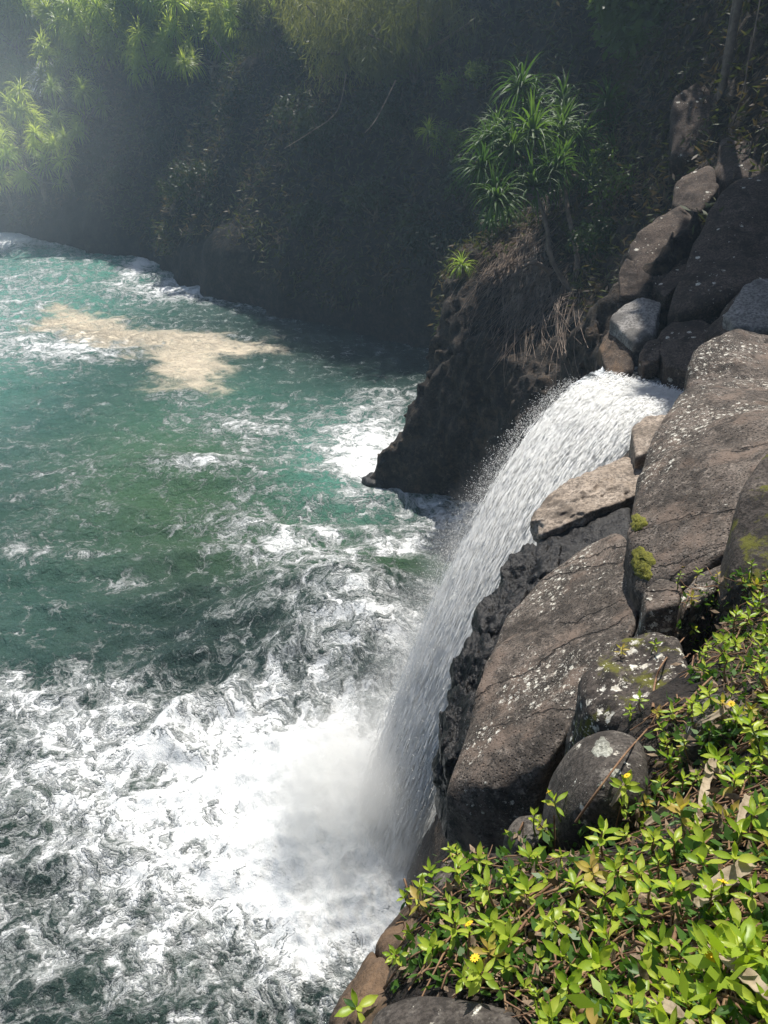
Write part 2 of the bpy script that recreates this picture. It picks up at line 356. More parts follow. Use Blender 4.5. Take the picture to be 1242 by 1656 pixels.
# ------------------------------------------------------------------ sea
th = np.radians(np.linspace(-98, 72, 600)); rr = np.concatenate([np.geomspace(4.2, 110, 450), np.geomspace(118, 6000, 24)])
TH, RR = np.meshgrid(th, rr, indexing='ij'); X = (RR*np.sin(TH)).ravel(); Y = (RR*np.cos(TH)).ravel()
LAND = np.array([(-.5, 22.5)])
def blob(u, v, ru, rv, amp=1.0, ang=0.0):
    c = W(u, v); rx = ru*math.hypot(c[1], 12)/FPX; ry = abs(W(u, v-rv)[1]-W(u, v+rv)[1])/2
    dx, dy = X-c[0], Y-c[1]; ca, sa = math.cos(ang), math.sin(ang)
    a, b = (dx*ca+dy*sa)/rx, (-dx*sa+dy*ca)/ry
    return amp*np.exp(-(a*a+b*b))
p2 = np.stack([X, Y, np.zeros_like(X)], 1)
foam = np.full(X.shape, .015)
for b in [(420, 1270, 240, 130, .30), (510, 1250, 140, 120, .42), (120, 1230, 280, 130, .36), (560, 1010, 160, 120, .36), (250, 1480, 460, 190, .36), (600, 1480, 150, 140, .30),
          (20, 1120, 160, 60, .25), (470, 880, 150, 45, .30), (575, 720, 70, 45, .5), (620, 690, 60, 70, .30), (390, 690, 110, 40, .36, .0), (300, 640, 110, 30, .25), (560, 640, 120, 25, .25),
          (20, 480, 130, 90, .30), (5, 380, 75, 26, 1.3), (290, 470, 85, 22, .50), (230, 430, 20, 26, .6), (150, 560, 180, 30, .42), (120, 760, 140, 50, .16), (330, 770, 60, 16, .4),
          (690, 850, 70, 40, .35), (650, 900, 40, 18, .5), (640, 565, 90, 20, .22), (200, 940, 60, 14, .3), (60, 890, 90, 18, .22), (380, 830, 130, 40, .2), (430, 760, 60, 30, .15), (590, 770, 40, 18, .5), (690, 945, 75, 45, -.45), (480, 610, 170, 45, -.35), (620, 540, 130, 40, -.3), (200, 700, 180, 60, -.08), (100, 1060, 160, 40, -.2)]:  # some negative blobs cut the foam to imitate shadow of cliff and fall
    foam += blob(*b)
foam += .16*fbm(p2, .22, 3, .5, False, 31.0)
fallc = np.array([-.2, 9.2]); df = np.hypot(X-fallc[0], Y-fallc[1])
foam += .5*np.exp(-(df/2.2)**2)
dh = -poly_sd(X, Y, BASE_H); dfc = -poly_sd(X, Y, BASE_F); dn = -poly_sd(X, Y, BASE_N)
foam += .25*np.exp(-np.maximum(dh, 0)/.7)+.22*np.exp(-np.maximum(dfc, 0)/1.2)*(X < -4)
foam = np.clip(foam, 0, 1.6)*np.exp(-np.maximum(RR.ravel()-95, 0)/60)
tint = np.clip(blob(10, 480, 230, 150, 1.0)+blob(300, 700, 220, 110, .12)+blob(560, 740, 110, 90, .8)+blob(380, 640, 120, 60, .2)+blob(10, 1000, 200, 150, .1), 0, 1)
olive = np.clip(blob(270, 740, 170, 110, 1.0)+blob(500, 890, 150, 60, .7)+blob(380, 830, 200, 80, .5)+blob(130, 1280, 200, 60, .3)+blob(640, 930, 90, 60, .5), 0, 1)
TANP = [(40, 538), (95, 495), (130, 500), (180, 522), (250, 532), (330, 546), (420, 556), (432, 568), (380, 575), (345, 585), (365, 610), (362, 630), (310, 632), (235, 612), (280, 590), (215, 575), (150, 548)]
sdt = poly_sd(X, Y, [tuple(W(u, v)[:2]) for u, v in TANP]); tan = sstep(-1.9, 1.3, sdt+2.6*fbm(p2*np.array([.7, 1.2, 1]), .42, 5, .62, False, 77.0))
amp = .55+.45*sstep(18, 4, df)+.5*sstep(30, 60, RR.ravel())
pw = np.stack([X*.8+Y*.25, Y*1.0-X*.2, np.zeros_like(X)], 1)
crest = fbm(pw*np.array([.55, 1.1, 1]), .42, 3, .5, True, 8.0)
swell = .45*fbm(pw, .12, 2, .5, False, 3.0)+.36*crest+.15*fbm(pw, 1.5, 3, .55, True, 5.0)+.03*fbm(p2, 4.5, 2, .5, True, 1.0)
churn = (.16*fbm(p2, 1.1, 4, .6, False, 21.0)+.09*fbm(p2, 3.0, 3, .6, True, 14.0))*np.exp(-(df/6.0)**2)
ring = .40*(.6+.8*fbm(p2, .7, 2, .5, False, 6.0))*np.exp(-((df-4.6-.8*fbm(p2, .5, 2))/.55)**2)*sstep(10.0, 12.0, Y)*sstep(2.5, -1, X)
sw = W(560, 1010); Z0 = 1.1*np.exp(-(((X-sw[0])/2.6)**2+((Y-sw[1])/1.9)**2))*(1+.25*fbm(p2, .8, 2)); sw2 = W(300, 760); Z0 = Z0+.5*np.exp(-(((X-sw2[0])/5)**2+((Y-sw2[1]+.25*(X-sw2[0]))/1.6)**2))
Z = (swell*amp+churn+Z0+ring+.35*np.exp(-(df/1.7)**2)-.1)*np.exp(-np.maximum(RR.ravel()-200, 0)/300)
nt, nr = len(th), len(rr); idx = np.arange(nt*nr).reshape(nt, nr)
Fq = np.stack([idx[:-1, :-1], idx[:-1, 1:], idx[1:, 1:], idx[1:, :-1]], -1).reshape(-1, 4)[:, ::-1]
foam = foam+.22*(crest-.15)*(.4+np.clip(foam, 0, 1))+.10*np.exp(-((df-4.7)/.8)**2)*(ring > .02)
k = NT('sea_water'); p = k.pos()
at = lambda n: k.N('ShaderNodeAttribute', attribute_name=n).outputs['Fac']
aF, aT, aO, aN = at('foam'), at('tint'), at('olive'), at('tan')
mp = k.N('ShaderNodeMapping', {'Scale': (1, 1, .0)}); k.set(mp.inputs[0], p); q = mp.outputs[0]
w1 = k.noise(q, .9, 5, .6); w2 = k.noise(q, 4.0, 4, .6)
def warp(src, nz, a):
    sub = k.N('ShaderNodeVectorMath', {0: nz.outputs['Color'], 1: (.5, .5, .5)}, operation='SUBTRACT')
    ml = k.N('ShaderNodeVectorMath', {0: sub.outputs[0], 1: (a, a, 0)}, operation='MULTIPLY')
    ad = k.N('ShaderNodeVectorMath', {0: src, 1: ml.outputs[0]}, operation='ADD'); return ad.outputs[0]
qa = warp(q, w1, 1.6); qb = warp(qa, w2, .22)
va = k.voro(qa, .95, 'DISTANCE_TO_EDGE').outputs['Distance']; vb = k.voro(qb, 3.1, 'DISTANCE_TO_EDGE').outputs['Distance']; vc = k.voro(qb, 9.0, 'DISTANCE_TO_EDGE').outputs['Distance']
la = k.ss(va, 0.0, .22, 1, 0); lb = k.ss(vb, 0.0, .24, 1, 0); lc = k.ss(vc, 0.0, .3, 1, 0)
fn = k.noise(qa, 1.5, 7, .70).outputs[0]; ff = k.noise(qb, 10.0, 5, .7).outputs[0]
val = k.math('ADD', k.math('ADD', aF, .05), k.math('MULTIPLY', k.math('SUBTRACT', fn, .5), 1.5))
val = k.math('ADD', val, k.math('MULTIPLY', la, .14)); val = k.math('ADD', val, k.math('MULTIPLY', lb, .19)); val = k.math('ADD', val, k.math('MULTIPLY', lc, .15))
val = k.math('ADD', val, k.math('MULTIPLY', k.math('SUBTRACT', ff, .5), .55))
fm = k.ss(val, .44, 1.04)
thin = k.ss(val, .36, .9)
bc = k.mix(k.ss(k.noise(q, .35, 4).outputs[0], .35, .65), (.019, .036, .031), (.038, .062, .051))
bc = k.mix(k.math('MULTIPLY', aO, .9), bc, (.055, .105, .042))
bc = k.mix(k.math('MULTIPLY', aT, .9), bc, (.15, .42, .33))
bc = k.mix(k.math('MULTIPLY', thin, .6), bc, (.26, .31, .285))
fc = k.mix(k.ss(ff, .3, .6), (.55, .58, .575), (.77, .78, .77))
tnz = k.math('MULTIPLY', aN, k.ss(k.math('ADD', k.noise(qa, 1.1, 7, .72).outputs[0], k.math('MULTIPLY', aN, .36)), .60, .84))
bc = k.mix(fm, bc, fc); bc = k.mix(tnz, bc, k.mix(k.ss(fn, .4, .62), (.56, .48, .36), (.80, .69, .51)))
wet = k.math('MAXIMUM', fm, tnz)
rip = k.noise(warp(q, w2, .5), 2.6, 6, .62).outputs[0]; rp2 = k.noise(q, 11.0, 4, .6).outputs[0]
damp = k.math('SUBTRACT', 1.0, k.math('MULTIPLY', fm, .82))
hgt = k.math('ADD', k.math('MULTIPLY', k.math('ADD', rip, k.math('MULTIPLY', rp2, .2)), damp), k.math('ADD', k.math('MULTIPLY', fm, .05), k.math('MULTIPLY', k.math('MULTIPLY', ff, fm), .10)))
bmp = k.bump(hgt, 1.0, .24)
sea_sh = k.N('ShaderNodeBsdfPrincipled', {'Base Color': bc, 'Roughness': k.math('ADD', .05, k.math('MULTIPLY', wet, .6)), 'IOR': 1.333, 'Normal': bmp, 'Specular IOR Level': .5})
M['sea'] = k.fin(sea_sh)
sea_me = np_mesh('sea', np.stack([X, Y, Z], 1), Fq, [M['sea']], attrs={'foam': foam, 'tint': tint, 'olive': olive, 'tan': tan})
tag(obj('sea', sea_me), 'green sea water churned white with foam', 'sea', kind='structure')

# ------------------------------------------------------------------ stream and waterfall
def water_white(name, thr, soft, su, sv, body, tr=.45):
    k = NT(name)
    U = k.N('ShaderNodeAttribute', attribute_name='fu').outputs['Fac']; Vv = k.N('ShaderNodeAttribute', attribute_name='fv').outputs['Fac']; E = k.N('ShaderNodeAttribute', attribute_name='edge').outputs['Fac']
    cb = k.N('ShaderNodeCombineXYZ', {0: k.math('MULTIPLY', U, su), 1: k.math('MULTIPLY', Vv, sv), 2: 0.0})
    p = k.pos(); n1 = k.noise(cb.outputs[0], 1.0, 7, .68, .6).outputs[0]; n2 = k.noise(p, 5.5, 7, .72).outputs[0]
    a = k.math('ADD', k.math('ADD', k.math('MULTIPLY', n1, .75), k.math('MULTIPLY', n2, .75)), E)
    al = k.ss(a, thr, thr+soft)
    col = k.mix(k.ss(k.math('ADD', k.math('MULTIPLY', n1, .5), k.math('MULTIPLY', n2, .5)), .36, .62), body, (.93, .93, .905))
    h = k.math('ADD', n1, k.math('MULTIPLY', n2, .8)); b = k.bump(h, .7, .035)
    vm = k.N('ShaderNodeVectorMath', {0: b, 1: (.55, .55, .55)}, operation='MULTIPLY'); va_ = k.N('ShaderNodeVectorMath', {0: vm.outputs[0], 1: (0, 0, .45)}, operation='ADD'); b = k.N('ShaderNodeVectorMath', {0: va_.outputs[0]}, operation='NORMALIZE').outputs[0]
    d = k.N('ShaderNodeBsdfPrincipled', {'Base Color': col, 'Roughness': .6, 'Normal': b, 'Specular IOR Level': .4}); t = k.N('ShaderNodeBsdfTranslucent', {'Color': col, 'Normal': b})
    m = k.N('ShaderNodeMixShader', {0: tr}); k.set(m.inputs[1], d.outputs[0]); k.set(m.inputs[2], t.outputs[0])
    tp = k.N('ShaderNodeBsdfTransparent'); mm = k.N('ShaderNodeMixShader', {0: al}); k.set(mm.inputs[1], tp.outputs[0]); k.set(mm.inputs[2], m.outputs[0])
    return k.fin(mm)
M['fall'] = water_white('falling_water', .22, .3, 26, 3.0, (.74, .765, .72), .2)
LA, LB = np.array([3.35, 12.3, 7.22]), np.array([4.35, 10.85, 7.34])
EA, EB = np.array([-.25, 9.7, -.1]), np.array([.35, 8.25, -.1])
def fall_point(u, s, off=0.0):
    """u across the curtain (0 far/left edge, 1 near/right edge), s along the drop (<0 is the run-up over the lip)"""
    u = u[:, None]; st = LA*(1-u)+LB*u; en = EA*(1-u)+EB*u; hv = (en-st)*np.array([1, 1, 0])
    s = s[:, None]; sc = np.maximum(s, 0)
    z = st[:, 2:3]-(st[:, 2:3]-en[:, 2:3])*(.04*sc+.96*sc**1.85)+.07*np.exp(-((s-.02)/.16)**2)
    back = np.minimum(s, 0)*np.array([-2.2, -2.6, 0])*1.0
    return np.concatenate([st[:, :2]+hv[:, :2]*sc+back[:, :2], z], 1)
def fall_sheet(name, mat, nu, ns, u0, u1, amp, seed, lift, edge_soft, s0=-.42):
    uu, ss = np.meshgrid(np.linspace(u0, u1, nu), np.linspace(s0, 1.0, ns), indexing='ij'); u = uu.ravel(); s = ss.ravel()
    p = fall_point(u, s); q = np.stack([u*7, s*3.0, np.full_like(u, seed)], 1)
    nrm = np.array([-.55, -.35, .45]); nrm /= np.linalg.norm(nrm)
    grow = .45+np.clip(s, 0, 1)*.8
    xb = 2*(u-u0)/(u1-u0)-1; bulge = np.sqrt(np.maximum(1-xb**2, 0))*np.clip(.35+s*1.3, .2, 1.25)
    p = p+nrm*((amp*grow*(fbm(q, 1.2, 3, .55, True, seed)*.8+.6*fbm(p, 1.6, 3, .6, False, seed+3)+.22*fbm(p*np.array([1, 1, .6]), 4.2, 3, .6, False, seed+5)))+lift*(.3+np.clip(s, 0, 1))+.26*bulge)[:, None]
    p[:, 2] += np.where(s < 0, -.12*np.clip(-s/.3, 0, 1)**2, 0)
    e = -edge_soft*np.exp(-((u-u0)/(u1-u0))/.07)-edge_soft*np.exp(-((u1-u)/(u1-u0))/.07)-.75*sstep(.70, 1.0, s)
    idx = np.arange(nu*ns).reshape(nu, ns); f = np.stack([idx[:-1, :-1], idx[:-1, 1:], idx[1:, 1:], idx[1:, :-1]], -1).reshape(-1, 4)
    return np_mesh(name, p, f, [mat], attrs={'fu': u, 'fv': s, 'edge': e})
wf = tag(empty('waterfall', tuple((EA+EB)/2)), 'white waterfall pouring off the rocks into the sea', 'waterfall')
off = -Vector(wf.location)
def wpart(name, me):
    o = obj(name, me, wf); o.location = off; return o
wpart('water_curtain', fall_sheet('water_curtain', M['fall'], 180, 420, -.02, 1.03, .20, 2.0, 0.0, .25))
# spray droplets
def tetra(P_, R_):
    base = np.array([[1, 1, 1.3], [-1, -1, 1], [-1, 1, -1], [1, -1, -1.3]])*.8; fb = np.array([[0, 1, 2], [0, 3, 1], [0, 2, 3], [1, 3, 2]])
    v = (P_[:, None, :]+base[None]*R_[:, None, None]).reshape(-1, 3); f = (fb[None]+(np.arange(len(P_))*4)[:, None, None]).reshape(-1, 3); return v, f
def octa(P_, R_):
    base = np.array([[1, 0, 0], [-1, 0, 0], [0, 1, 0], [0, -1, 0], [0, 0, 1.4], [0, 0, -1.4]]); fb = np.array([[0, 2, 4], [2, 1, 4], [1, 3, 4], [3, 0, 4], [2, 0, 5], [1, 2, 5], [3, 1, 5], [0, 3, 5]])
    v = (P_[:, None, :]+base[None]*R_[:, None, None]).reshape(-1, 3); f = (fb[None]+(np.arange(len(P_))*6)[:, None, None]).reshape(-1, 3); return v, f
k = NT('spray_drops'); gn = k.N('ShaderNodeNewGeometry').outputs['Normal']; vm = k.N('ShaderNodeVectorMath', {0: gn, 1: (.45, .45, .45)}, operation='MULTIPLY'); va_ = k.N('ShaderNodeVectorMath', {0: vm.outputs[0], 1: (0, 0, .55)}, operation='ADD'); nn_ = k.N('ShaderNodeVectorMath', {0: va_.outputs[0]}, operation='NORMALIZE').outputs[0]
d = k.N('ShaderNodeBsdfDiffuse', {'Color': (.88, .88, .855, 1), 'Normal': nn_}); t = k.N('ShaderNodeBsdfTranslucent', {'Color': (.88, .88, .855, 1)}); m = k.N('ShaderNodeMixShader', {0: .25}); k.set(m.inputs[1], d.outputs[0]); k.set(m.inputs[2], t.outputs[0]); M['spray'] = k.fin(m)
n = 46000; u = RNG.uniform(-.05, 1.05, n); edge = RNG.random(n) < .3; u[edge] = -.02-np.abs(RNG.normal(0, .055, edge.sum())); s = RNG.beta(1.5, 1.2, n)
pp = fall_point(u, s)+RNG.normal(0, 1, (n, 3))*(.05+.30*s[:, None]**1.3)*np.array([1, .8, .8])+np.array([-.12, -.05, .25])*(.5+s[:, None])
n2_ = 16000; a = RNG.uniform(0, 2*np.pi, n2_); r = np.abs(RNG.normal(0, 1.6, n2_)); pl = np.stack([-.3+r*np.cos(a), 9.1+r*np.sin(a), .1+np.abs(RNG.normal(0, .7, n2_))*np.exp(-r*.25)], 1)
pp = np.concatenate([pp, pl]); pp = pp[(pp[:, 2] > 0)]
# elongated strands of falling water
nst = 105000; u = RNG.uniform(-.03, 1.02, nst); s = RNG.uniform(-.32, 1.0, nst); p0 = fall_point(u, s); dv = fall_point(u, s+.01)-p0; dv /= np.linalg.norm(dv, axis=1)[:, None]
nrm_ = np.array([-.62, -.39, .68]); xb = 2*(u+.02)/1.05-1; p0 = p0+nrm_*((.26*np.sqrt(np.maximum(1-xb**2, 0))*np.clip(.35+s*1.3, .2, 1.25))+RNG.normal(.35, 1, nst)*(.05+.12*np.clip(s, 0, 1)))[:, None]+RNG.normal(0, .03, (nst, 3))
kp = fbm(np.stack([u*9, s*2.2, np.full_like(u, 3.3)], 1), 1.0, 4, .6, False, 4.0)+.8*RNG.random(nst) > -.02; p0 = p0[kp]; dv = dv[kp]; s = s[kp]; u = u[kp]; nst = len(u)
ax1 = (LB-LA)/np.linalg.norm(LB-LA)+np.array([0, 0, 0])+RNG.normal(0, .2, (nst, 3)); ax1 -= dv*(ax1*dv).sum(1)[:, None]; ax1 /= np.linalg.norm(ax1, axis=1)[:, None]; Ls = RNG.uniform(.04, .16, nst)[:, None]*(.45+np.clip(s, 0, 1)[:, None]); ws = RNG.uniform(.003, .007, nst)[:, None]
sv = np.stack([p0-dv*Ls, p0+ax1*ws, p0+dv*Ls, p0-ax1*ws], 1).reshape(-1, 3); sf = np.arange(nst*4).reshape(-1, 4)
sto = wpart('water_strands', np_mesh('water_strands', sv, sf, [M['spray']], smooth=False)); sto['kind'] = 'stuff'
v_, f_ = tetra(pp, RNG.uniform(.002, .0052, len(pp))*(1+1.2*RNG.random(len(pp))**8))
spr = wpart('spray', np_mesh('spray', v_, f_, [M['spray']], smooth=False)); spr['kind'] = 'stuff'
# mist
k = NT('mist_volume'); co = k.N('ShaderNodeTexCoord').outputs['Object']
ln = k.N('ShaderNodeVectorMath', {0: co}, operation='LENGTH').outputs['Value']
fall_ = k.ss(ln, .25, 1.0, 1.0, 0.0); nz = k.noise(k.pos(), .9, 4, .6).outputs[0]
den = k.math('MULTIPLY', k.math('MULTIPLY', fall_, fall_), k.ss(nz, .36, .66)); den = k.math('MULTIPLY', den, 1.7)
M['mist'] = k.fin(k.N('ShaderNodeVolumePrincipled', {'Color': (1, .995, .97, 1), 'Density': den, 'Anisotropy': .0}), True)
bm = bmesh.new(); bmesh.ops.create_icosphere(bm, subdivisions=3, radius=1.0); me = bpy.data.meshes.new('mist'); bm.to_mesh(me); bm.free(); me.materials.append(M['mist'])
mist = tag(obj('mist', me), 'white mist rising where the waterfall hits the sea', 'mist', kind='stuff'); mist.location = (-.40, 9.2, .8); mist.scale = (2.5, 2.5, 2.9)
k = NT('veil_mist_volume'); co = k.N('ShaderNodeTexCoord').outputs['Object']
ln = k.N('ShaderNodeVectorMath', {0: co}, operation='LENGTH').outputs['Value']
nz = k.noise(k.pos(), 1.6, 3, .6).outputs[0]; den = k.math('MULTIPLY', k.math('MULTIPLY', k.ss(ln, .2, 1.0, 1.0, 0.0), k.ss(nz, .35, .6)), .5)
M['mist2'] = k.fin(k.N('ShaderNodeVolumePrincipled', {'Color': (1, 1, 1, 1), 'Density': den, 'Anisotropy': .0}), True)
me2 = mist.data.copy(); me2.materials.clear(); me2.materials.append(M['mist2'])
m2 = tag(obj('spray_mist', me2), 'thin spray drifting off the falling water', 'mist', kind='stuff'); m2.location = (.9, 10.1, 3.6); m2.scale = (1.25, 1.3, 4.4); m2.rotation_euler = Vector((-2.6, -2.0, -5.2)).to_track_quat('-Z', 'Y').to_euler()
# stream above the lip
us, ss_ = np.meshgrid(np.linspace(-1, 1, 40), np.linspace(0, 1, 120), indexing='ij')
cl = np.array(STREAM[1:]); tt = ss_.ravel()*(len(cl)-1); i0 = np.minimum(tt.astype(int), len(cl)-2); c = cl[i0]+(cl[i0+1]-cl[i0])*(tt-i0)[:, None]
tg = cl[i0+1]-cl[i0]; tg /= np.linalg.norm(tg, axis=1)[:, None]; nn = np.stack([-tg[:, 1], tg[:, 0]], 1)
pp = np.concatenate([c+nn*us.ravel()[:, None]*1.0, np.full((len(c), 1), 7.25)], 1); pp[:, 2] += .05*ss_.ravel()*3+.07*fbm(pp, 3.0, 3, .6, True)
idx = np.arange(40*120).reshape(40, 120); f = np.stack([idx[:-1, :-1], idx[:-1, 1:], idx[1:, 1:], idx[1:, :-1]], -1).reshape(-1, 4)
k = NT('stream_water'); n1 = k.noise(k.pos(), 4.0, 7, .7, .8).outputs[0]
sh = k.N('ShaderNodeBsdfPrincipled', {'Base Color': k.mix(k.ss(n1, .44, .62), (.03, .04, .045), (.72, .76, .78)), 'Roughness': .2, 'Normal': k.bump(n1, .8, .1)}); M['stream'] = k.fin(sh)
tag(obj('stream', np_mesh('stream', pp, f, [M['stream']])), 'rushing stream feeding the waterfall between boulders', 'stream', kind='structure')

# ------------------------------------------------------------------ boulders
_ico = {}
def ico(sub):
    if sub not in _ico:
        bm = bmesh.new(); bmesh.ops.create_icosphere(bm, subdivisions=sub, radius=1.0)
        _ico[sub] = (np.array([v.co for v in bm.verts]), np.array([[v.index for v in f.verts] for f in bm.faces])); bm.free()
    return _ico[sub]
ROCKBV = []
def boulder(name, pix, off, label, mat, cat='boulder', sub=5, rnd=14, disp=.05, dscale=1.5, ridge=.0, seed=0.0, group=None, fine=.012, world=False):
    pts = np.array([P(*p) for p in pix]) if not world else np.array(pix, float)
    pts = np.concatenate([pts, pts*1.0+np.array(off)]) if off is not None else pts
    c = pts.mean(0); q = pts-c; ev, R = np.linalg.eigh(np.cov(q.T)); sc = np.sqrt(np.maximum(ev, 1e-4)); qw = (q@R)/sc
    bm = bmesh.new(); vs = [bm.verts.new(v) for v in qw]; bmesh.ops.convex_hull(bm, input=vs); bm.normal_update()
    pl = {}
    for f in bm.faces:
        n = np.array(f.normal); h = float(np.dot(n, np.array(f.verts[0].co)))
        if h < 0: n, h = -n, -h
        if h > 1e-3 and f.calc_area() > 1e-5:
            key = tuple(np.round(n, 1)); pl.setdefault(key, (n, h))
    bm.free()
    N_ = np.array([a for a, b in pl.values()]); H_ = np.array([b for a, b in pl.values()])
    D, Fc = ico(sub); val = np.maximum(D@(N_/H_[:, None]).T, 0)
    r = (val**rnd).sum(1)**(-1.0/rnd)
    v = (D*r[:, None]*sc)@R.T
    size = np.linalg.norm(np.ptp(pts, axis=0))
    if np.linalg.det(R) < 0: Fc = Fc[:, ::-1]
    dirn = v/np.linalg.norm(v, axis=1)[:, None]; wp = v+c
    dd = disp*size*.5*fbm(wp, dscale*3/size, 4, .5, False, seed)+fine*fbm(wp, 9.0/max(size, .4), 4, .6, False, seed+4)*size*.4
    if ridge: dd = dd+ridge*size*.5*(fbm(wp, 4.5/size, 4, .6, True, seed+7)-.3)
    v = v+dirn*dd[:, None]
    me = np_mesh(name, v, Fc, [mat]); o = obj(name, me, None, tuple(c)); tag(o, label, cat, group)
    ROCKBV.append(BVHTree.FromPolygons((v+c).tolist(), Fc.tolist()))
    return o
b = boulder
b('sloping_slab', [(1003, 850, 6.7), (940, 880, 6.9), (872, 935, 6.9), (815, 1000, 6.6), (785, 1090, 6.1), (752, 1180, 5.6), (722, 1270, 5.1), (770, 1290, 4.9), (880, 1250, 4.6), (940, 1150, 4.7), (1015, 1040, 5.0), (1060, 930, 5.6), (870, 1090, 5.45)], (.0, .05, -1.5),
  'long brown rock slab with pale lichen sloping beside the waterfall', M['basalt'], 'rock slab', 7, 26, .04, 1.6, .022, seed=1)
b('boulder', [(1110, 620, 7.3), (1180, 600, 7.6), (1300, 600, 7.4), (1052, 700, 6.7), (1025, 790, 6.1), (1017, 870, 5.6), (1035, 940, 5.2), (1100, 935, 4.95), (1185, 880, 4.8), (1242, 800, 4.9), (1320, 720, 5.2)], (.1, .1, -1.5),
  'largest brown boulder with white lichen specks above the sloping slab', M['basalt'], 'boulder', 7, 24, .05, 1.6, .025, seed=2)
b('boulder', [(1128, 560, 8.0), (1175, 527, 8.3), (1242, 540, 8.3), (1310, 560, 8.2), (1113, 600, 7.8), (1110, 635, 7.6), (1200, 640, 7.3), (1310, 640, 7.2)], (.1, .2, -.8),
  'sunlit yellowish boulder with lichen edge, just above the largest boulder', M['basalt'], 'boulder', 6, 20, .06, 1.8, .03, seed=3)
b('boulder', [(1242, 700, 4.4), (1205, 760, 4.3), (1180, 860, 4.1), (1182, 925, 3.9), (1242, 935, 3.7), (1340, 900, 3.8), (1340, 700, 4.4)], (.1, .15, -1.5),
  'dark boulder cut by the frame edge above the upper creepers', M['basalt_mossy'], 'boulder', 6, 14, .05, 1.6, seed=4)
b('rock', [(1040, 955, 4.2), (1065, 932, 4.3), (1105, 945, 4.15), (1100, 975, 4.0), (1045, 985, 4.0)], (.02, .02, -.6), 'small brown wedge rock in the gap under the largest boulder', M['basalt'], 'rock', 5, 18, .06, seed=5)
b('rock', [(1098, 960, 4.35), (1130, 925, 4.6), (1180, 900, 4.5), (1175, 935, 4.2), (1110, 985, 4.1)], (.02, .02, -.9), 'dark rock wedged between the largest boulder and the dark boulder', M['basalt'], 'rock', 5, 18, .06, seed=6)
b('rock', [(935, 1080, 3.75), (985, 1020, 3.85), (1050, 995, 3.9), (1110, 1010, 3.8), (1130, 1090, 3.4), (1090, 1150, 3.2), (1000, 1165, 3.3), (940, 1140, 3.5)], (.1, .15, -1.7), 'lumpy rock patched with moss and grey lichen beside the slab', M['basalt_mossy'], 'rock', 6, 12, .09, 2.2, .03, seed=7)
b('boulder', [(876, 1285, 2.6), (895, 1215, 2.62), (940, 1168, 2.62), (1000, 1150, 2.58), (1052, 1170, 2.48), (1070, 1240, 2.33), (1055, 1310, 2.26), (980, 1350, 2.26), (895, 1345, 2.36), (970, 1240, 2.2)], (.05, .18, -.9), 'smooth round grey boulder carrying one round lichen spot', M['basalt_round'], 'boulder', 6, 9, .03, 1.4, seed=8)
b('rock', [(1115, 1140, 2.55), (1150, 1108, 2.58), (1205, 1115, 2.45), (1230, 1150, 2.35), (1180, 1190, 2.28), (1120, 1185, 2.35)], (0, .1, -.6), 'grey rock half hidden in the creepers right of the round boulder', M['basalt_round'], 'rock', 5, 10, .05, seed=9)
b('boulder', [(590, 1656, 1.72), (610, 1618, 1.76), (680, 1600, 1.74), (780, 1605, 1.66), (845, 1625, 1.6), (860, 1680, 1.52), (700, 1760, 1.46), (600, 1740, 1.55)], (0, .0, -.5), 'smooth brown boulder at the bottom edge below the creepers', M['basalt_round'], 'boulder', 6, 12, .03, 1.6, seed=10)
b('rock', [(530, 1640, 2.05), (558, 1575, 2.2), (600, 1530, 2.25), (628, 1540, 2.1), (640, 1600, 1.93), (610, 1660, 1.8), (550, 1720, 1.8)], (.0, .05, -.9), 'rusty brown rock at the cliff rim beside the bottom boulder', M['rim'], 'rock', 5, 16, .08, 2.5, .06, seed=11)
b('rock', [(605, 1530, 2.25), (640, 1470, 2.4), (680, 1440, 2.45), (720, 1470, 2.25), (690, 1560, 2.0), (640, 1580, 2.0)], (.0, .05, -.9), 'brown pitted rock on the cliff rim under the creeper edge', M['rim'], 'rock', 5, 16, .08, 2.5, .05, seed=12)
b('rock', [(690, 1430, 2.4), (715, 1385, 2.5), (760, 1368, 2.48), (800, 1400, 2.3), (780, 1460, 2.15), (710, 1480, 2.2)], (.0, .08, -1.2), 'grey rock poking out at the left end of the creepers', M['basalt_round'], 'rock', 5, 12, .06, seed=13)
b('rock', [(815, 1345, 2.6), (835, 1312, 2.65), (875, 1310, 2.6), (895, 1345, 2.45), (850, 1370, 2.4)], (.0, .1, -.9), 'small grey rock tucked left of the round boulder', M['basalt_round'], 'rock', 5, 12, .06, seed=14)
# pale ledge and block at the fall
b('rock_ledge', [(862, 838, 9.0), (880, 822, 9.1), (905, 790, 9.35), (960, 765, 9.6), (1018, 735, 9.9), (1050, 760, 9.4), (1030, 800, 8.9), (960, 826, 8.6), (905, 852, 8.6), (875, 862, 8.7)], (.12, .12, -.42), 'pale tan rock ledge jutting towards the waterfall', M['pale'], 'ledge', 6, 34, .05, 2.5, .12, seed=15)
b('rock', [(1022, 690, 9.9), (1045, 672, 10.1), (1082, 670, 10.0), (1085, 690, 9.6), (1060, 725, 9.3), (1028, 740, 9.3)], (.05, .05, -.6), 'pale square block between ledge and largest boulder', M['pale'], 'rock', 5, 30, .04, 2.0, .04, seed=16)
b('rock', [(868, 870, 8.7), (940, 850, 8.7), (1020, 815, 8.7), (1020, 870, 8.2), (930, 920, 8.0), (872, 925, 8.2)], (.1, .1, -1.1), 'dark shadowed rock directly under the pale ledge', M['crag'], 'rock', 6, 24, .05, 2.0, .06, seed=17)
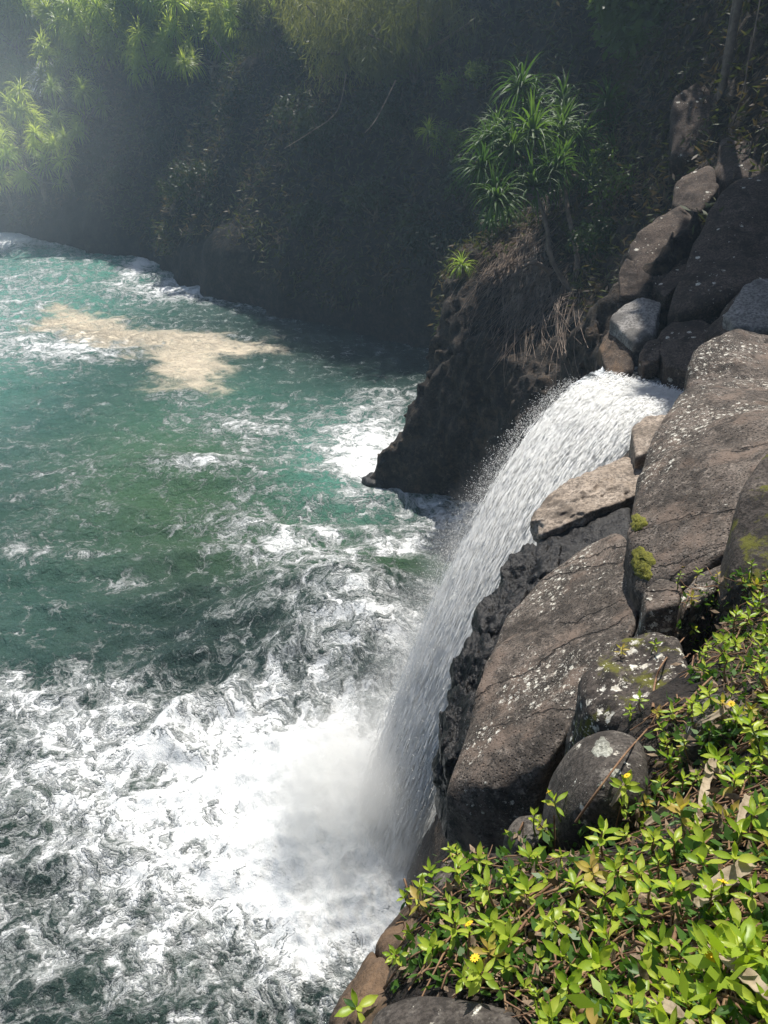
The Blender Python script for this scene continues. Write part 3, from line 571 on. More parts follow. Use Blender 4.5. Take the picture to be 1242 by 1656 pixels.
for i, (pl, lb) in enumerate([
    ([(812, 925, 7.9), (850, 888, 8.3), (905, 890, 8.0), (890, 945, 7.3), (830, 985, 7.3)], 'topmost black crag between slab and waterfall'),
    ([(765, 1000, 7.4), (815, 940, 7.7), (850, 960, 7.3), (825, 1020, 6.8), (780, 1080, 6.7)], 'second black crag down, between slab and waterfall'),
    ([(733, 1085, 6.9), (770, 1020, 7.1), (815, 1040, 6.6), (795, 1110, 6.1), (748, 1150, 6.3)], 'third black crag down, beside the slab edge'),
    ([(706, 1185, 6.3), (735, 1120, 6.5), (775, 1130, 6.1), (765, 1200, 5.6), (722, 1230, 5.8)], 'lowest black crag, bulging towards the falling water')]):
    b('crag', pl, (.05, .05, -1.0), lb, M['crag'], 'crag', 6, 30, .09, 3.0, .17, seed=20+i, group='black crags along the slab')
# shaded boulders above the stream
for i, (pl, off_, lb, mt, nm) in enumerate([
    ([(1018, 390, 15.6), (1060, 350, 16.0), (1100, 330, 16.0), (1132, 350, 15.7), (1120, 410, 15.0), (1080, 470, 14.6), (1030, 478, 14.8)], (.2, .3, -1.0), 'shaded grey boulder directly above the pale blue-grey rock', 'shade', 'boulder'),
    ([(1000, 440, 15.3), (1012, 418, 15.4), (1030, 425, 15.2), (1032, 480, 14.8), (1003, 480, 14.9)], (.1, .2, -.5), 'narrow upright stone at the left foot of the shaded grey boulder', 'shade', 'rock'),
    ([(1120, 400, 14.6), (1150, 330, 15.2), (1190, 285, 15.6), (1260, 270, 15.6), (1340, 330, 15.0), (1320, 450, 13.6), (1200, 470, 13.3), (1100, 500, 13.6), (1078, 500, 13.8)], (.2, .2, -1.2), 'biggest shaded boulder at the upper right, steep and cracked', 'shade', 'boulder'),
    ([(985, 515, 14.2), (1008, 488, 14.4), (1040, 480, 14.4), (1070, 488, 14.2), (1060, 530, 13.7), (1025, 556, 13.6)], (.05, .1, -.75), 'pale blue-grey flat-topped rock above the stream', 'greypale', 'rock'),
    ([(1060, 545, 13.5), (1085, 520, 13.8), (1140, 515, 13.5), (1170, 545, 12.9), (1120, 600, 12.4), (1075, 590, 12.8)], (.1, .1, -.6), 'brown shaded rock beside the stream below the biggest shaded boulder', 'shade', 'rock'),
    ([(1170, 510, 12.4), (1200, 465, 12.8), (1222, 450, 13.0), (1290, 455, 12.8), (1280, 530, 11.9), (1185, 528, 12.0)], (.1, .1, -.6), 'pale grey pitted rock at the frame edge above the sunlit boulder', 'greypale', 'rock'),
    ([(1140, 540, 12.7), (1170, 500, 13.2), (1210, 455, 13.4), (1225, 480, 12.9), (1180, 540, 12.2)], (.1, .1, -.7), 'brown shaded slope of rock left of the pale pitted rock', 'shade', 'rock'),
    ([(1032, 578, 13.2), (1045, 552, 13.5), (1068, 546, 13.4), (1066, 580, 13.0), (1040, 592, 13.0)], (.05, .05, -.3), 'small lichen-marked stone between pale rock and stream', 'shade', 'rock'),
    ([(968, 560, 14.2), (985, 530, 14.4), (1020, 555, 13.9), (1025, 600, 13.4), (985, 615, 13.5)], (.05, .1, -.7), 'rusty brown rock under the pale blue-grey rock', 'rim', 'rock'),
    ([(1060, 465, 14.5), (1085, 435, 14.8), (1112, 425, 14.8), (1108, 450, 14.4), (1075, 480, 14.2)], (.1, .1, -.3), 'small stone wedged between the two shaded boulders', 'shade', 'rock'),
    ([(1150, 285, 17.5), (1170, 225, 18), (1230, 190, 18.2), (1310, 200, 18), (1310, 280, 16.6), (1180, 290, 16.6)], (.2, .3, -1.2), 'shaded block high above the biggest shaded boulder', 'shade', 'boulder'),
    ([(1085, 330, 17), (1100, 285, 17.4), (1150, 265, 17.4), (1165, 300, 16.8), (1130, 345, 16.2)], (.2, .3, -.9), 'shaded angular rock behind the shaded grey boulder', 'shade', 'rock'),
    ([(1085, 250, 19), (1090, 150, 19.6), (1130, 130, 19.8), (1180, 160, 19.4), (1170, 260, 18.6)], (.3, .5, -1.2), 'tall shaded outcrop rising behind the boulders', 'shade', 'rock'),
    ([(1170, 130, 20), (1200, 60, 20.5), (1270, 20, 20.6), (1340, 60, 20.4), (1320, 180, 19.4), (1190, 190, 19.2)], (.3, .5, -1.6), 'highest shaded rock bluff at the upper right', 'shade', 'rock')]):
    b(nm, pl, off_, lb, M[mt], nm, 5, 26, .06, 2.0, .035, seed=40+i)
b('rock', [(5, 366, 66), (30, 356, 66.5), (62, 366, 66), (60, 376, 65), (15, 378, 65)], (0, 0, -.8), 'dark low rock awash in white surf below the far cliff', M['cliff'], 'rock', 4, 14, .1, seed=60)
b('rock', [(585, 772, 25.3), (600, 762, 25.5), (622, 765, 25.2), (620, 785, 24.8), (592, 782, 24.9)], (0, 0, -.6), 'wet black rock in the foam at the headland tip', M['crag'], 'rock', 4, 16, .1, seed=61)
# ------------------------------------------------------------------ plants: builders
def tube(pts, rad, sides=6):
    pts = np.asarray(pts, float); rad = np.broadcast_to(np.asarray(rad, float), (len(pts),)); V = []; F = []
    tg = np.gradient(pts, axis=0); tg /= np.linalg.norm(tg, axis=1)[:, None]+1e-9
    ref = np.array([0, 0, 1.0]) if abs(tg[0][2]) < .9 else np.array([1.0, 0, 0])
    for i in range(len(pts)):
        a = np.cross(tg[i], ref); a /= np.linalg.norm(a)+1e-9; c_ = np.cross(tg[i], a)
        for k_ in range(sides):
            w = 2*math.pi*k_/sides; V.append(pts[i]+rad[i]*(math.cos(w)*a+math.sin(w)*c_))
    for i in range(len(pts)-1):
        for k_ in range(sides):
            F.append((i*sides+k_, i*sides+(k_+1) % sides, (i+1)*sides+(k_+1) % sides, (i+1)*sides+k_))
    return np.array(V), np.array(F)
def joinm(parts):
    V = []; F = []; o = 0
    for v, f in parts: V.append(v); F.append(np.asarray(f)+o); o += len(v)
    return np.concatenate(V), np.concatenate(F)
def smooth_path(pts, n=14):
    pts = np.asarray(pts, float); t = np.linspace(0, len(pts)-1, n); out = []
    for x in t:
        i = min(int(x), len(pts)-2); f = x-i; p0 = pts[max(i-1, 0)]; p1 = pts[i]; p2_ = pts[i+1]; p3 = pts[min(i+2, len(pts)-1)]
        out.append(.5*((2*p1)+(-p0+p2_)*f+(2*p0-5*p1+4*p2_-p3)*f*f+(-p0+3*p1-3*p2_+p3)*f**3))
    return np.array(out)
def strap(base, d, up, L, w, droop, seg=6, fold=.35):
    """a strap leaf: 3 verts across, arching under its weight"""
    d = d/np.linalg.norm(d); side = np.cross(d, np.array([0, 0, 1.0])); side /= np.linalg.norm(side)+1e-6; V = []; F = []
    p = np.array(base, float); dd = d.copy(); st = L/seg
    for i in range(seg+1):
        f = i/seg; ww = w*(1-f**2.2)*(.75+.5*math.sin(math.pi*min(f*1.3, 1))); nrm = np.cross(side, dd)
        V += [p-side*ww+nrm*ww*fold, p.copy(), p+side*ww+nrm*ww*fold]
        dd = dd+np.array([0, 0, -droop/seg*(1+f)]); dd /= np.linalg.norm(dd); p = p+dd*st
    for i in range(seg):
        a = i*3; F += [(a, a+1, a+4, a+3), (a+1, a+2, a+5, a+4)]
    return np.array(V), np.array(F)
def rosette_mesh(name, seed, mat, n=72, L=1.0, w=.024):
    r = np.random.default_rng(seed); parts = []
    for i in range(n):
        f = i/n; az = i*2.39996+r.normal(0, .15); el = math.radians(82-100*f**1.1+r.normal(0, 7))
        d = np.array([math.cos(az)*math.cos(el), math.sin(az)*math.cos(el), math.sin(el)])
        parts.append(strap(d*.04, d, None, L*r.uniform(.75, 1.1), w*r.uniform(.8, 1.2), r.uniform(.9, 2.1), 6))
    v, f = joinm(parts); return np_mesh(name, v, f, [mat])
ROS = {m: [rosette_mesh('rosette', 100+i+7*len(m), M[m]) for i in range(3)] for m in ('pand', 'pandsunny')}
def pandanus(name, base, tips, scale, label, group=None, mat='pand', trunk_r=.07, limbs=None):
    base = np.array(base, float); t = tag(empty(name, tuple(base)), label, 'pandanus tree', group); parts = []
    cen = np.mean([np.array(x) for x in tips], 0); fork = base+(cen-base)*.55+np.array([random.uniform(-.1, .1), 0, 0])
    for i, tp in enumerate(tips):
        tp = np.array(tp, float)
        if limbs:
            st_ = min([np.array(l_[-1]) for l_ in limbs[:2]]+[np.array(l_[-2]) for l_ in limbs[:2]], key=lambda q: np.linalg.norm(q-tp)); parts.append(tube(smooth_path([st_-base, (st_+tp)/2-base+RNG.normal(0, .12, 3), tp-base-np.array([0, 0, .12])], 8), np.linspace(trunk_r*.7, trunk_r*.45, 8), 6)); continue
        path = smooth_path([base, (base+fork)/2+RNG.normal(0, .06, 3), fork+RNG.normal(0, .12, 3), tp-np.array([0, 0, .12])], 9)
        parts.append(tube(path-base, np.linspace(trunk_r, trunk_r*.55, 9), 6))
    for l_ in limbs or []:
        pth = smooth_path([np.array(x) for x in l_], 14); parts.append(tube(pth-base, np.linspace(trunk_r*1.1, trunk_r*.6, 14)*(1+.12*np.sin(np.arange(14)*2.1)), 8))
    v, f = joinm(parts); obj('trunk', np_mesh('trunk', v, f, [M['bark']]), t)
    for i, tp in enumerate(tips):
        o = obj('leaf_rosette', ROS[mat][random.randrange(3)], t); o.location = Vector(np.array(tp)-base)
        s_ = scale*random.uniform(.8, 1.2); o.scale = (s_, s_, s_); o.rotation_euler = (random.gauss(0, .3), random.gauss(0, .3), random.uniform(0, 6.28))
    return t
def scatter_leaves(cent, rad, n, size, r, droop=.3, thin=.45, shell=.55):
    """n leaf quads filling an ellipsoid clump"""
    d = r.normal(size=(n, 3)); d /= np.linalg.norm(d, axis=1)[:, None]; q = np.array(cent)+d*np.array(rad)*(shell+(1-shell)*r.random((n, 1)))
    a = r.normal(size=(n, 3)); a[:, 2] -= droop*2; a += d*.6; a /= np.linalg.norm(a, axis=1)[:, None]
    bb = np.cross(a, r.normal(size=(n, 3))); bb /= np.linalg.norm(bb, axis=1)[:, None]
    L = size*r.uniform(.6, 1.4, (n, 1)); w = L*thin*.5
    v = np.stack([q, q+a*L*.5+bb*w, q+a*L, q+a*L*.5-bb*w], 1).reshape(-1, 3); f = np.arange(n*4).reshape(n, 4); return v, f
def bush(name, base, R, label, cat, group, mat, seed, nl=1500, size=.22, trunk=1.0, thin=.45, droop=.3, clumps=22, flat=.75):
    r = np.random.default_rng(seed); base = np.array(base, float); t = tag(empty(name, tuple(base)), label, cat, group)
    cs = r.normal(size=(clumps, 3)); cs /= np.linalg.norm(cs, axis=1)[:, None]; cs *= r.uniform(.35, 1.0, (clumps, 1))*np.array([R, R, R*flat])
    cc = cs+np.array([0, 0, trunk+R*flat*.7])
    parts = [scatter_leaves(c_, np.array([.42, .42, .34])*R*r.uniform(.6, 1.2), nl//clumps, size, r, droop, thin) for c_ in cc]
    v, f = joinm(parts); obj('crown', np_mesh('crown', v, f, [mat], smooth=False), t)
    tp = [tube(smooth_path([(0, 0, -.4), (r.normal(0, .1), r.normal(0, .1), trunk), cc[i]*.5+np.array([0, 0, trunk*.5]), cc[i]], 7), np.linspace(.045*R, .012*R, 7), 5) for i in range(min(9, clumps))]
    v, f = joinm(tp); obj('trunk', np_mesh('trunk', v, f, [M['bark']]), t)
    return t

# ------------------------------------------------------------------ trees on headland and far cliff
tp = lambda L: [P(*x) for x in L]
jit = lambda L: [q+RNG.normal(0, .26, 3)*np.array([1.25, .8, .7]) for q in tp(L)]
pandanus('pandanus_tree', P(932, 482, 22.3), jit([(795, 225, 22.6), (835, 195, 23), (880, 175, 23.6), (930, 185, 24), (972, 205, 24.2), (790, 285, 22), (838, 255, 22.3), (895, 228, 22.8), (945, 238, 23.2), (820, 318, 21.8), (865, 275, 21.8), (1000, 250, 23.8), (915, 275, 22.4), (815, 250, 22.3), (860, 225, 22.2), (920, 210, 23), (805, 300, 21.8), (845, 290, 21.7), (985, 180, 24.4), (960, 270, 23), (775, 250, 22.4), (1010, 215, 24.2), (850, 160, 23.6)]), 1.15,
         'large pandanus tree with spiky dark green crown on headland', mat='pand', trunk_r=.075,
         limbs=[tp([(925, 475, 22.1), (892, 420, 21.9), (884, 365, 21.8), (868, 318, 21.8), (845, 270, 22.2)]), tp([(930, 480, 22.3), (934, 420, 22.2), (918, 340, 22.4), (915, 285, 22.6), (930, 220, 23.4)]), tp([(890, 440, 21.9), (865, 425, 21.6), (845, 432, 21.5)])])
def on(u, v, bvs, dflt):
    h = look(u, v, bvs); return np.array(h[0]) if h is not None else P(u, v, dflt)
c0 = on(690, 250, [BVH_, BVF], 30); pandanus('pandanus_tree', c0, [c0+np.array([0, -.3, 1.0]), c0+np.array([.5, -.2, .4])], .8, 'small bright pandanus left of the large pandanus', mat='pandsunny', trunk_r=.05)
c0 = on(745, 450, [BVH_, BVF], 25); pandanus('pandanus_tree', c0, [c0+np.array([0, -.1, .4])], .62, 'lone tiny pandanus tuft at the headland edge', mat='pandsunny', trunk_r=.04)
c0 = on(800, 385, [BVH_], 24); pandanus('pandanus_tree', c0, [c0+np.array([-.2, -.2, .5]), c0+np.array([.4, 0, .7])], .8, 'low dark pandanus under the large pandanus crown', mat='pand', trunk_r=.05)
for (u, v, sc) in [(210, 5, 2.2), (270, 10, 2.2), (330, 0, 2.0), (160, 80, 2.0), (220, 90, 1.8), (300, 85, 1.6), (380, 40, 1.5), (5, 45, 2.0), (30, 15, 2.2), (50, 30, 2.0), (400, 15, 1.5), (430, 60, 1.3), (35, 70, 1.9), (85, 40, 2.1), (140, 55, 2.0), (190, 35, 2.1), (240, 50, 1.9), (300, 45, 1.7), (345, 55, 1.5), (345, 100, 1.3), (60, 150, 2.0), (115, 120, 1.9), (170, 110, 1.8), (250, 110, 1.5),
                   (40, 230, 1.8), (90, 215, 1.9), (140, 190, 1.6), (75, 290, 1.5), (20, 300, 1.5), (120, 270, 1.3), (15, 190, 1.8), (10, 20, 2.0), (130, 10, 2.0)]:
    c0 = on(u, v+40, [BVF], 66); lit = v < 140 and u < 360 or u < 120
    tips = [c0+np.array([random.uniform(-2.0, 2.0), random.uniform(-1.6, .6), random.uniform(1.2, 4.4)]) for _ in range(7)]
    pandanus('pandanus_tree', c0, tips, sc*.9, 'pale green pandanus among others on the sunlit far cliff top' if lit else 'dim green pandanus on the shaded far cliff', 'pandanus trees on the far cliff, sunlit' if lit else 'pandanus trees on the far cliff, shaded', 'pandsunny', .09)
# ironwood trees
for i, (u, v, t_, R, lb) in enumerate([(560, 40, 40, 3.6, 'feathery pale olive ironwood tree at the top middle of the cliff'), (670, 30, 37, 3.4, 'feathery ironwood tree beside and right of the pale olive one'),
                                       (800, 20, 42, 3.8, 'dim feathery tree above the large pandanus'), (450, 10, 46, 3.0, 'slim feathery tree left of the pale olive ironwood')]):
    c0 = P(u, v, t_); g = max([x for x in (drop(BVF, c0[0], c0[1]), drop(BVH_, c0[0], c0[1])) if x is not None] or [c0[2]-6]); tr = max(c0[2]-g-R*.5, .8)
    bush('ironwood_tree', (c0[0], c0[1], g), R, lb, 'tree', None, M['cas'], 300+i, 9000, .55, tr, .07, .9, 34, .7)
for i, (u, v, t_, R) in enumerate([(930, 0, 38, 3.6), (1010, 60, 29, 3.2), (1090, 30, 27, 3.6), (1200, -20, 25, 4.0), (980, -60, 33, 4.5), (1120, -110, 30, 4.5), (1290, -60, 28, 4.5), (740, -60, 50, 4.5), (620, -60, 54, 4.0), (1040, 140, 26, 2.4), (1330, 90, 22, 3.5), (1250, -180, 30, 5)]):
    c0 = P(u, v, t_); g = max([x for x in (drop(BVF, c0[0], c0[1]), drop(BVH_, c0[0], c0[1])) if x is not None] or [c0[2]-6]); tr = max(c0[2]-g-R*.5, .6)
    bush('broadleaf_tree', (c0[0], c0[1], g), R, ['dark leafy tree on the wooded slope above the boulders'][0], 'tree', 'dark trees on the wooded slope', M['bush'], 330+i, 5200, .34, tr, .5, .3, 34, .75)
for i, (x, y, ztop, R) in enumerate([(9.3, 19.0, 22.0, 2.7), (10.0, 22.0, 24.5, 3.2), (12.5, 21.0, 23, 3.2), (13.5, 25, 27, 3.5), (8.3, 21.6, 22.8, 2.1)]):
    g = max([q_ for q_ in (drop(BVF, x, y), drop(BVH_, x, y)) if q_ is not None]); bush('broadleaf_tree', (x, y, g), R, 'dark leafy tree on the wooded slope above the boulders', 'tree', 'dark trees on the wooded slope', M['bush'], 380+i, 11000, .42, max(ztop-g-R*.75, .5), .5, .3, 40, 1.0)
for i, (u, v, R, lb) in enumerate([(8, 110, 2.6, 'pale feathery tree at the left frame edge below the corner tree'), (15, 30, 3.4, 'pale feathery tree filling the top left corner'), (75, 85, 2.8, 'pale feathery tree second from the top left corner'), (150, 25, 3.0, 'pale feathery tree between pandanus at the top left'), (225, 75, 2.6, 'pale feathery tree above the shaded cliff, left of the middle'), (310, 20, 3.0, 'pale feathery tree at the top, left of the olive ironwood'), (25, 190, 2.4, 'pale feathery tree at the left frame edge above the surf'), (395, 60, 2.4, 'dim feathery tree just left of the slim feathery tree')]):
    c0 = on(u, v+25, [BVF], 68); bush('ironwood_tree', c0, R, lb, 'tree', None, M['cas_lit'], 360+i, 5200, .6, .8, .16, .5, 30, .8)
# shrubs on the cliffs
sh = [(640, 150, 'bush_lit', .9, 'lit leafy shrub at the middle of the wooded slope'), (730, 160, 'bush_lit', .8, 'glossy lit shrub above the small bright pandanus'), (770, 140, 'bush_lit', .7, 'glossy lit shrub just left of the large pandanus crown'),
      (955, 420, 'bush', .9, 'dark green shrub right of the pandanus trunk'), (975, 340, 'bush', 1.0, 'dark shrub under the right side of the pandanus crown'), (725, 250, 'bush_lit', .9, 'low shrub between the bright pandanus and the large pandanus'), (755, 330, 'bush', .9, 'dim shrub below and left of the large pandanus crown'), (690, 95, 'bush_lit', 1.1, 'tall pale shrub above the small bright pandanus')]
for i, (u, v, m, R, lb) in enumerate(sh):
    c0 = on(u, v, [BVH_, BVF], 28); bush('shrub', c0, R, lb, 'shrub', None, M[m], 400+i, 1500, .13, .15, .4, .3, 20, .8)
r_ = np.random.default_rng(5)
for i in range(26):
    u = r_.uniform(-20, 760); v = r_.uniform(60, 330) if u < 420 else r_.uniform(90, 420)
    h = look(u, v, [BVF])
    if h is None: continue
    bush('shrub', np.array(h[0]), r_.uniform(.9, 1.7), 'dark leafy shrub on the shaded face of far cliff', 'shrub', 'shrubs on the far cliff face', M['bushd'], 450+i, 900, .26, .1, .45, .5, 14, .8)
# undergrowth covering cliffs
def cover(name, V, F, n, size, mat, cond, seed, label, droop=1.0, thin=.22, per=3):
    r = np.random.default_rng(seed); a = V[F[:, 0]]; b_ = V[F[:, 1]]; c_ = V[F[:, 2]]; d_ = V[F[:, 3]]; cen = (a+b_+c_+d_)/4
    nr = np.cross(c_-a, d_-b_); ar = np.linalg.norm(nr, axis=1); nr /= ar[:, None]+1e-9; ok = cond(cen, nr); w = ar*ok; ii = r.choice(len(F), n, p=w/w.sum())
    al = r.random((n, 2)); q = (a[ii]*(1-al[:, :1])+b_[ii]*al[:, :1])*(1-al[:, 1:])+(d_[ii]*(1-al[:, :1])+c_[ii]*al[:, :1])*al[:, 1:]; nn_ = nr[ii]
    Vs = []
    for j in range(per):
        qq = q+r.normal(0, size*.5, (n, 3))+nn_*r.uniform(.0, size*.8, (n, 1)); dr = nn_*r.uniform(.2, 1.0, (n, 1))+r.normal(0, .55, (n, 3)); dr[:, 2] -= droop*r.uniform(0, 1, n); dr /= np.linalg.norm(dr, axis=1)[:, None]
        sd_ = np.cross(dr, r.normal(size=(n, 3))); sd_ /= np.linalg.norm(sd_, axis=1)[:, None]; L = size*r.uniform(.5, 1.5, (n, 1)); ww = L*thin*.5
        Vs.append(np.stack([qq, qq+dr*L*.5+sd_*ww, qq+dr*L, qq+dr*L*.5-sd_*ww], 1))
    v = np.concatenate(Vs).reshape(-1, 3); return tag(obj(name, np_mesh(name, v, np.arange(len(v)).reshape(-1, 4), [mat], smooth=False)), label, 'undergrowth', kind='stuff')
cover('undergrowth', FARV, FARF, 42000, .38, M['under'], lambda c_, n_: (c_[:, 2] > 2.3+1.2*np.sin(c_[:, 0]*.5)) & (c_[:, 1] < 82) & (c_[:, 0] < 26), 1, 'dark tangled undergrowth draped over the far cliff')
cover('undergrowth', HEADV, HEADF, 15000, .24, M['under'], lambda c_, n_: (c_[:, 2] > 4.2) & ((c_[:, 0] > 6.2+.0*c_[:, 1]) & (c_[:, 1] > 15.5) | (c_[:, 1] > 25.5) | (c_[:, 0] > 5.3) & (c_[:, 1] > 17)), 2, 'dark undergrowth covering the slope behind the headland')
# dead fronds hanging over the headland
parts = []; r_ = np.random.default_rng(8)
for i in range(520):
    f = r_.random(); u0, v0 = 905-75*f+r_.normal(0, 24), 480-150*f+r_.normal(0, 22)
    ang = math.radians(r_.normal(143, 13) if r_.random() < .75 else r_.normal(110, 14)); L = r_.uniform(50, 150); pts = []; bend = r_.uniform(-.5, .1)
    for j in range(7):
        a_ = ang+bend*j/6; u_ = u0+L*j/6*math.cos(a_); v_ = v0+L*j/6*math.sin(a_); h = look(u_, v_, [BVH_])
        if h is None or h[0].y > 28: break
        q = np.array(h[0]); pts.append(q+(EYE-q)/np.linalg.norm(EYE-q)*(.05+.22*r_.random()*(j/6))+np.array([0, 0, .04]))
    if len(pts) >= 4: parts.append(tube(np.array(pts), np.linspace(.016, .006, len(pts))*r_.uniform(.5, 1.3), 3))
v, f = joinm(parts); tag(obj('dead_fronds', np_mesh('dead_fronds', v, f, [M['root']])), 'brown dead fronds and roots hanging over the headland', 'dead fronds', kind='stuff')
# bare branches and hanging vines
for nm, px, rad, lb in [('bare_branch', [(560, 120, 38), (545, 180, 37.5), (500, 215, 37.5), (460, 240, 37.5)], .035, 'thin pale bare branch curving below the feathery trees'),
                        ('bare_branch', [(640, 130, 35), (610, 190, 34.5), (590, 215, 34.5)], .03, 'short bare twig left of the small bright pandanus'),
                        ('bare_branch', [(345, 60, 50), (370, 95, 50), (400, 130, 49.5)], .05, 'leaning pale branch below the upper left pandanus'),
                        ('hanging_vine', [(1236, -40, 14), (1222, 40, 14.2), (1208, 110, 14.4), (1205, 150, 14.5)], .014, 'pale hanging vine at the upper right corner'),
                        ('hanging_vine', [(1215, 60, 14.6), (1205, 130, 14.8), (1185, 200, 15)], .009, 'thin vine dangling behind the pale hanging vine')]:
    v, f = tube(smooth_path([P(*x) for x in px], 16), np.linspace(rad, rad*.5, 16), 6); tag(obj(nm, np_mesh(nm, v, f, [M['root']])), lb, 'branch' if nm[0] == 'b' else 'vine')

# ------------------------------------------------------------------ creepers in front
def leaf_mesh(name, mat, seed, wid=.30):
    r = np.random.default_rng(seed); rows = [(0, .05), (.12, .16), (.35, .5), (.55, .62), (.72, .50), (.76, .40), (.9, .17), (1.0, .0)]; V = []; F = []; curl = r.uniform(.15, .55)
    for (t_, w_) in rows:
        z = -curl*t_*t_*.5+.04*math.sin(t_*7); w2_ = w_*wid
        V += [(t_, -w2_, z+.35*w2_), (t_, 0, z-.02), (t_, w2_, z+.35*w2_)]
    for i in range(len(rows)-1):
        a_ = i*3; F += [(a_, a_+3, a_+4, a_+1), (a_+1, a_+4, a_+5, a_+2)]
    return np_mesh(name, np.array(V), np.array(F), [mat])
LV = {m: [leaf_mesh('leaf', M[m], 10*i+j, w_) for j, w_ in enumerate((.22, .27, .33))] for i, m in enumerate(('leaf', 'leafy', 'leafd'))}
STEMS = []
for i in range(4):
    v, f = tube(smooth_path([(0, 0, -.35), (.06*i-.08, .05, 0), (.03, -.04*i+.05, .5), (0, 0, 1.0)], 6), np.linspace(.05, .028, 6), 5); STEMS.append(np_mesh('shoot', v, f, [M['stem'] if i % 2 else M['stemg']]))
def flower_mesh():
    V = []; F = []; mi = []
    for i in range(10):
        a_ = i*2*math.pi/10; c_, s_ = math.cos(a_), math.sin(a_); o = len(V); w_ = .2
        for (rr_, ww, z) in ((.2, .12, .05), (.65, w_, .14), (1.0, .12, .08)): V += [(rr_*c_-ww*s_, rr_*s_+ww*c_, z), (rr_*c_+ww*s_, rr_*s_-ww*c_, z)]
        F += [(o, o+1, o+3, o+2), (o+2, o+3, o+5, o+4)]
    v2, f2 = octa(np.array([[0, 0, .1]]), np.array([.3])); o = len(V); V += v2.tolist(); F3 = (f2+o)
    v3, f3 = tube([(0, 0, -2.2), (.1, 0, -1), (0, 0, .05)], [.07, .06, .08], 5)
    f3 = f3+len(V); V += v3.tolist()
    return np_mesh('flower', np.array(V), [np.concatenate([np.array(F), f3]), F3], [M['petal'], M['stemg']], mat_idx=[0]*len(F)+[1]*len(f3)+[0]*len(F3))
FLW = flower_mesh()
PLANTS = [((1130, 985), 'creeper clump growing beside the small wedge rock'), ((1215, 960), 'creeper clump right under the dark boulder'), ((1195, 1070), 'creeper clump above the half-hidden grey rock'),
          ((1080, 1190), 'creeper clump on the right shoulder of the round boulder'), ((1195, 1230), 'creeper clump with a yellow flower below the half-hidden grey rock'), ((1070, 1320), 'creeper clump below and right of the round boulder, beside the dry leaf'),
          ((925, 1385), 'creeper mat directly below the round boulder'), ((780, 1390), 'creeper mat spilling over the grey rock at the left end'), ((720, 1490), 'creeper mat on the brown rim rock'), ((850, 1500), 'creeper mat in the middle above the bottom boulder'),
          ((1000, 1480), 'creeper mat around the centre of the lower right plants'), ((1180, 1400), 'creeper mat at the right edge crossed by dry leaves'), ((920, 1620), 'creeper mat right of the bottom boulder'), ((1070, 1600), 'creeper mat with largest bright leaves at the bottom edge'), ((1200, 1580), 'creeper mat filling the bottom right corner')]
PO = []
near_rocks = [BVN]+ROCKBV[3:14]
def ground(u, v): return look(u, v, near_rocks)
for (c_, lb) in PLANTS:
    h = ground(*c_); PO.append((np.array(c_), tag(empty('creeper_plant', h[0]), lb, 'creeper', 'creeping plants on the cliff edge')))
sunv = np.array(sundir)
def shoot(u, v, hgt=None, flower=False, scale=1.0, solo=None):
    h = ground(u, v)
    if h is None or h[0].y > 5: return
    q = h[0]; nrm = h[1] if h[1].dot(Vector((0, 0, 1))) > 0 else -h[1]
    i = min(range(len(PO)), key=lambda k_: (PO[k_][0][0]-u)**2+(PO[k_][0][1]-v)**2); root = solo or PO[i][1]
    ht = hgt or random.uniform(.035, .10); up = (Vector((0, 0, 1))*1.0+nrm*.35+Vector((random.gauss(0, .28), random.gauss(-.12, .28), 0))).normalized()
    rot = up.to_track_quat('Z', 'Y'); st = obj('shoot', random.choice(STEMS), root); st.location = q-root.location; st.rotation_mode = 'QUATERNION'; st.rotation_quaternion = rot; st.scale = (ht, ht, ht)
    yel = random.random(); m0 = 'leafy' if yel < .07 else 'leaf'
    L0 = random.uniform(.024, .056)*scale; az0 = random.uniform(0, 6.28); npair = random.choice((3, 3, 4, 4, 5))
    for j in range(npair):
        f = j/(npair-1); zpos = 1.0-.13*j*(.06/ht)**.3
        for s_ in (0, 1):
            if j == npair-1 and random.random() < .3: continue
            m = m0 if j < npair-1 or random.random() < .72 else random.choice(('leafy', 'leafd'))
            o = obj('leaf', random.choice(LV[m]), st); L = L0*(.55+.5*math.sin(math.pi*(.2+.6*f)))*random.uniform(.88, 1.15)/ht
            az = az0+j*1.57+s_*3.1416+random.gauss(0, .14); el = math.radians(62-60*f+random.gauss(0, 9))
            o.location = (0, 0, zpos); o.rotation_euler = (random.gauss(0, .15), -el, az); o.scale = (L, L, L)
    if flower:
        o = obj('flower', FLW, st); s_ = .011/ht; o.scale = (s_, s_, s_); o.location = (random.uniform(-.2, .2), random.uniform(-.2, .2), 1.0+.035/ht); o.rotation_euler = (random.uniform(.2, .9), random.uniform(-.4, .4), random.uniform(0, 6))
VEG = [(1100, 945), (1160, 935), (1260, 925), (1420, 950), (1420, 1800), (880, 1800), (868, 1640), (790, 1600), (690, 1585), (640, 1590), (655, 1530), (690, 1440), (725, 1395), (790, 1350), (850, 1350), (900, 1350), (960, 1345), (1040, 1300), (1075, 1240), (1060, 1160), (1130, 1130), (1105, 1030)]
def inpoly(u, v, poly): return poly_sd(np.array([float(u)]), np.array([float(v)]), poly)[0]
pts_ = []
random.seed(21)
tries = 0
while len(pts_) < 240 and tries < 16000:
    tries += 1; u = random.uniform(620, 1330); v = random.uniform(930, 1740)
    if inpoly(u, v, VEG) < 0: continue
    dmin = 19+18*max(0, (v-1000))/650
    if all((u-a_)**2+(v-b_)**2 > dmin**2 for a_, b_ in pts_): pts_.append((u, v)); shoot(u, v)
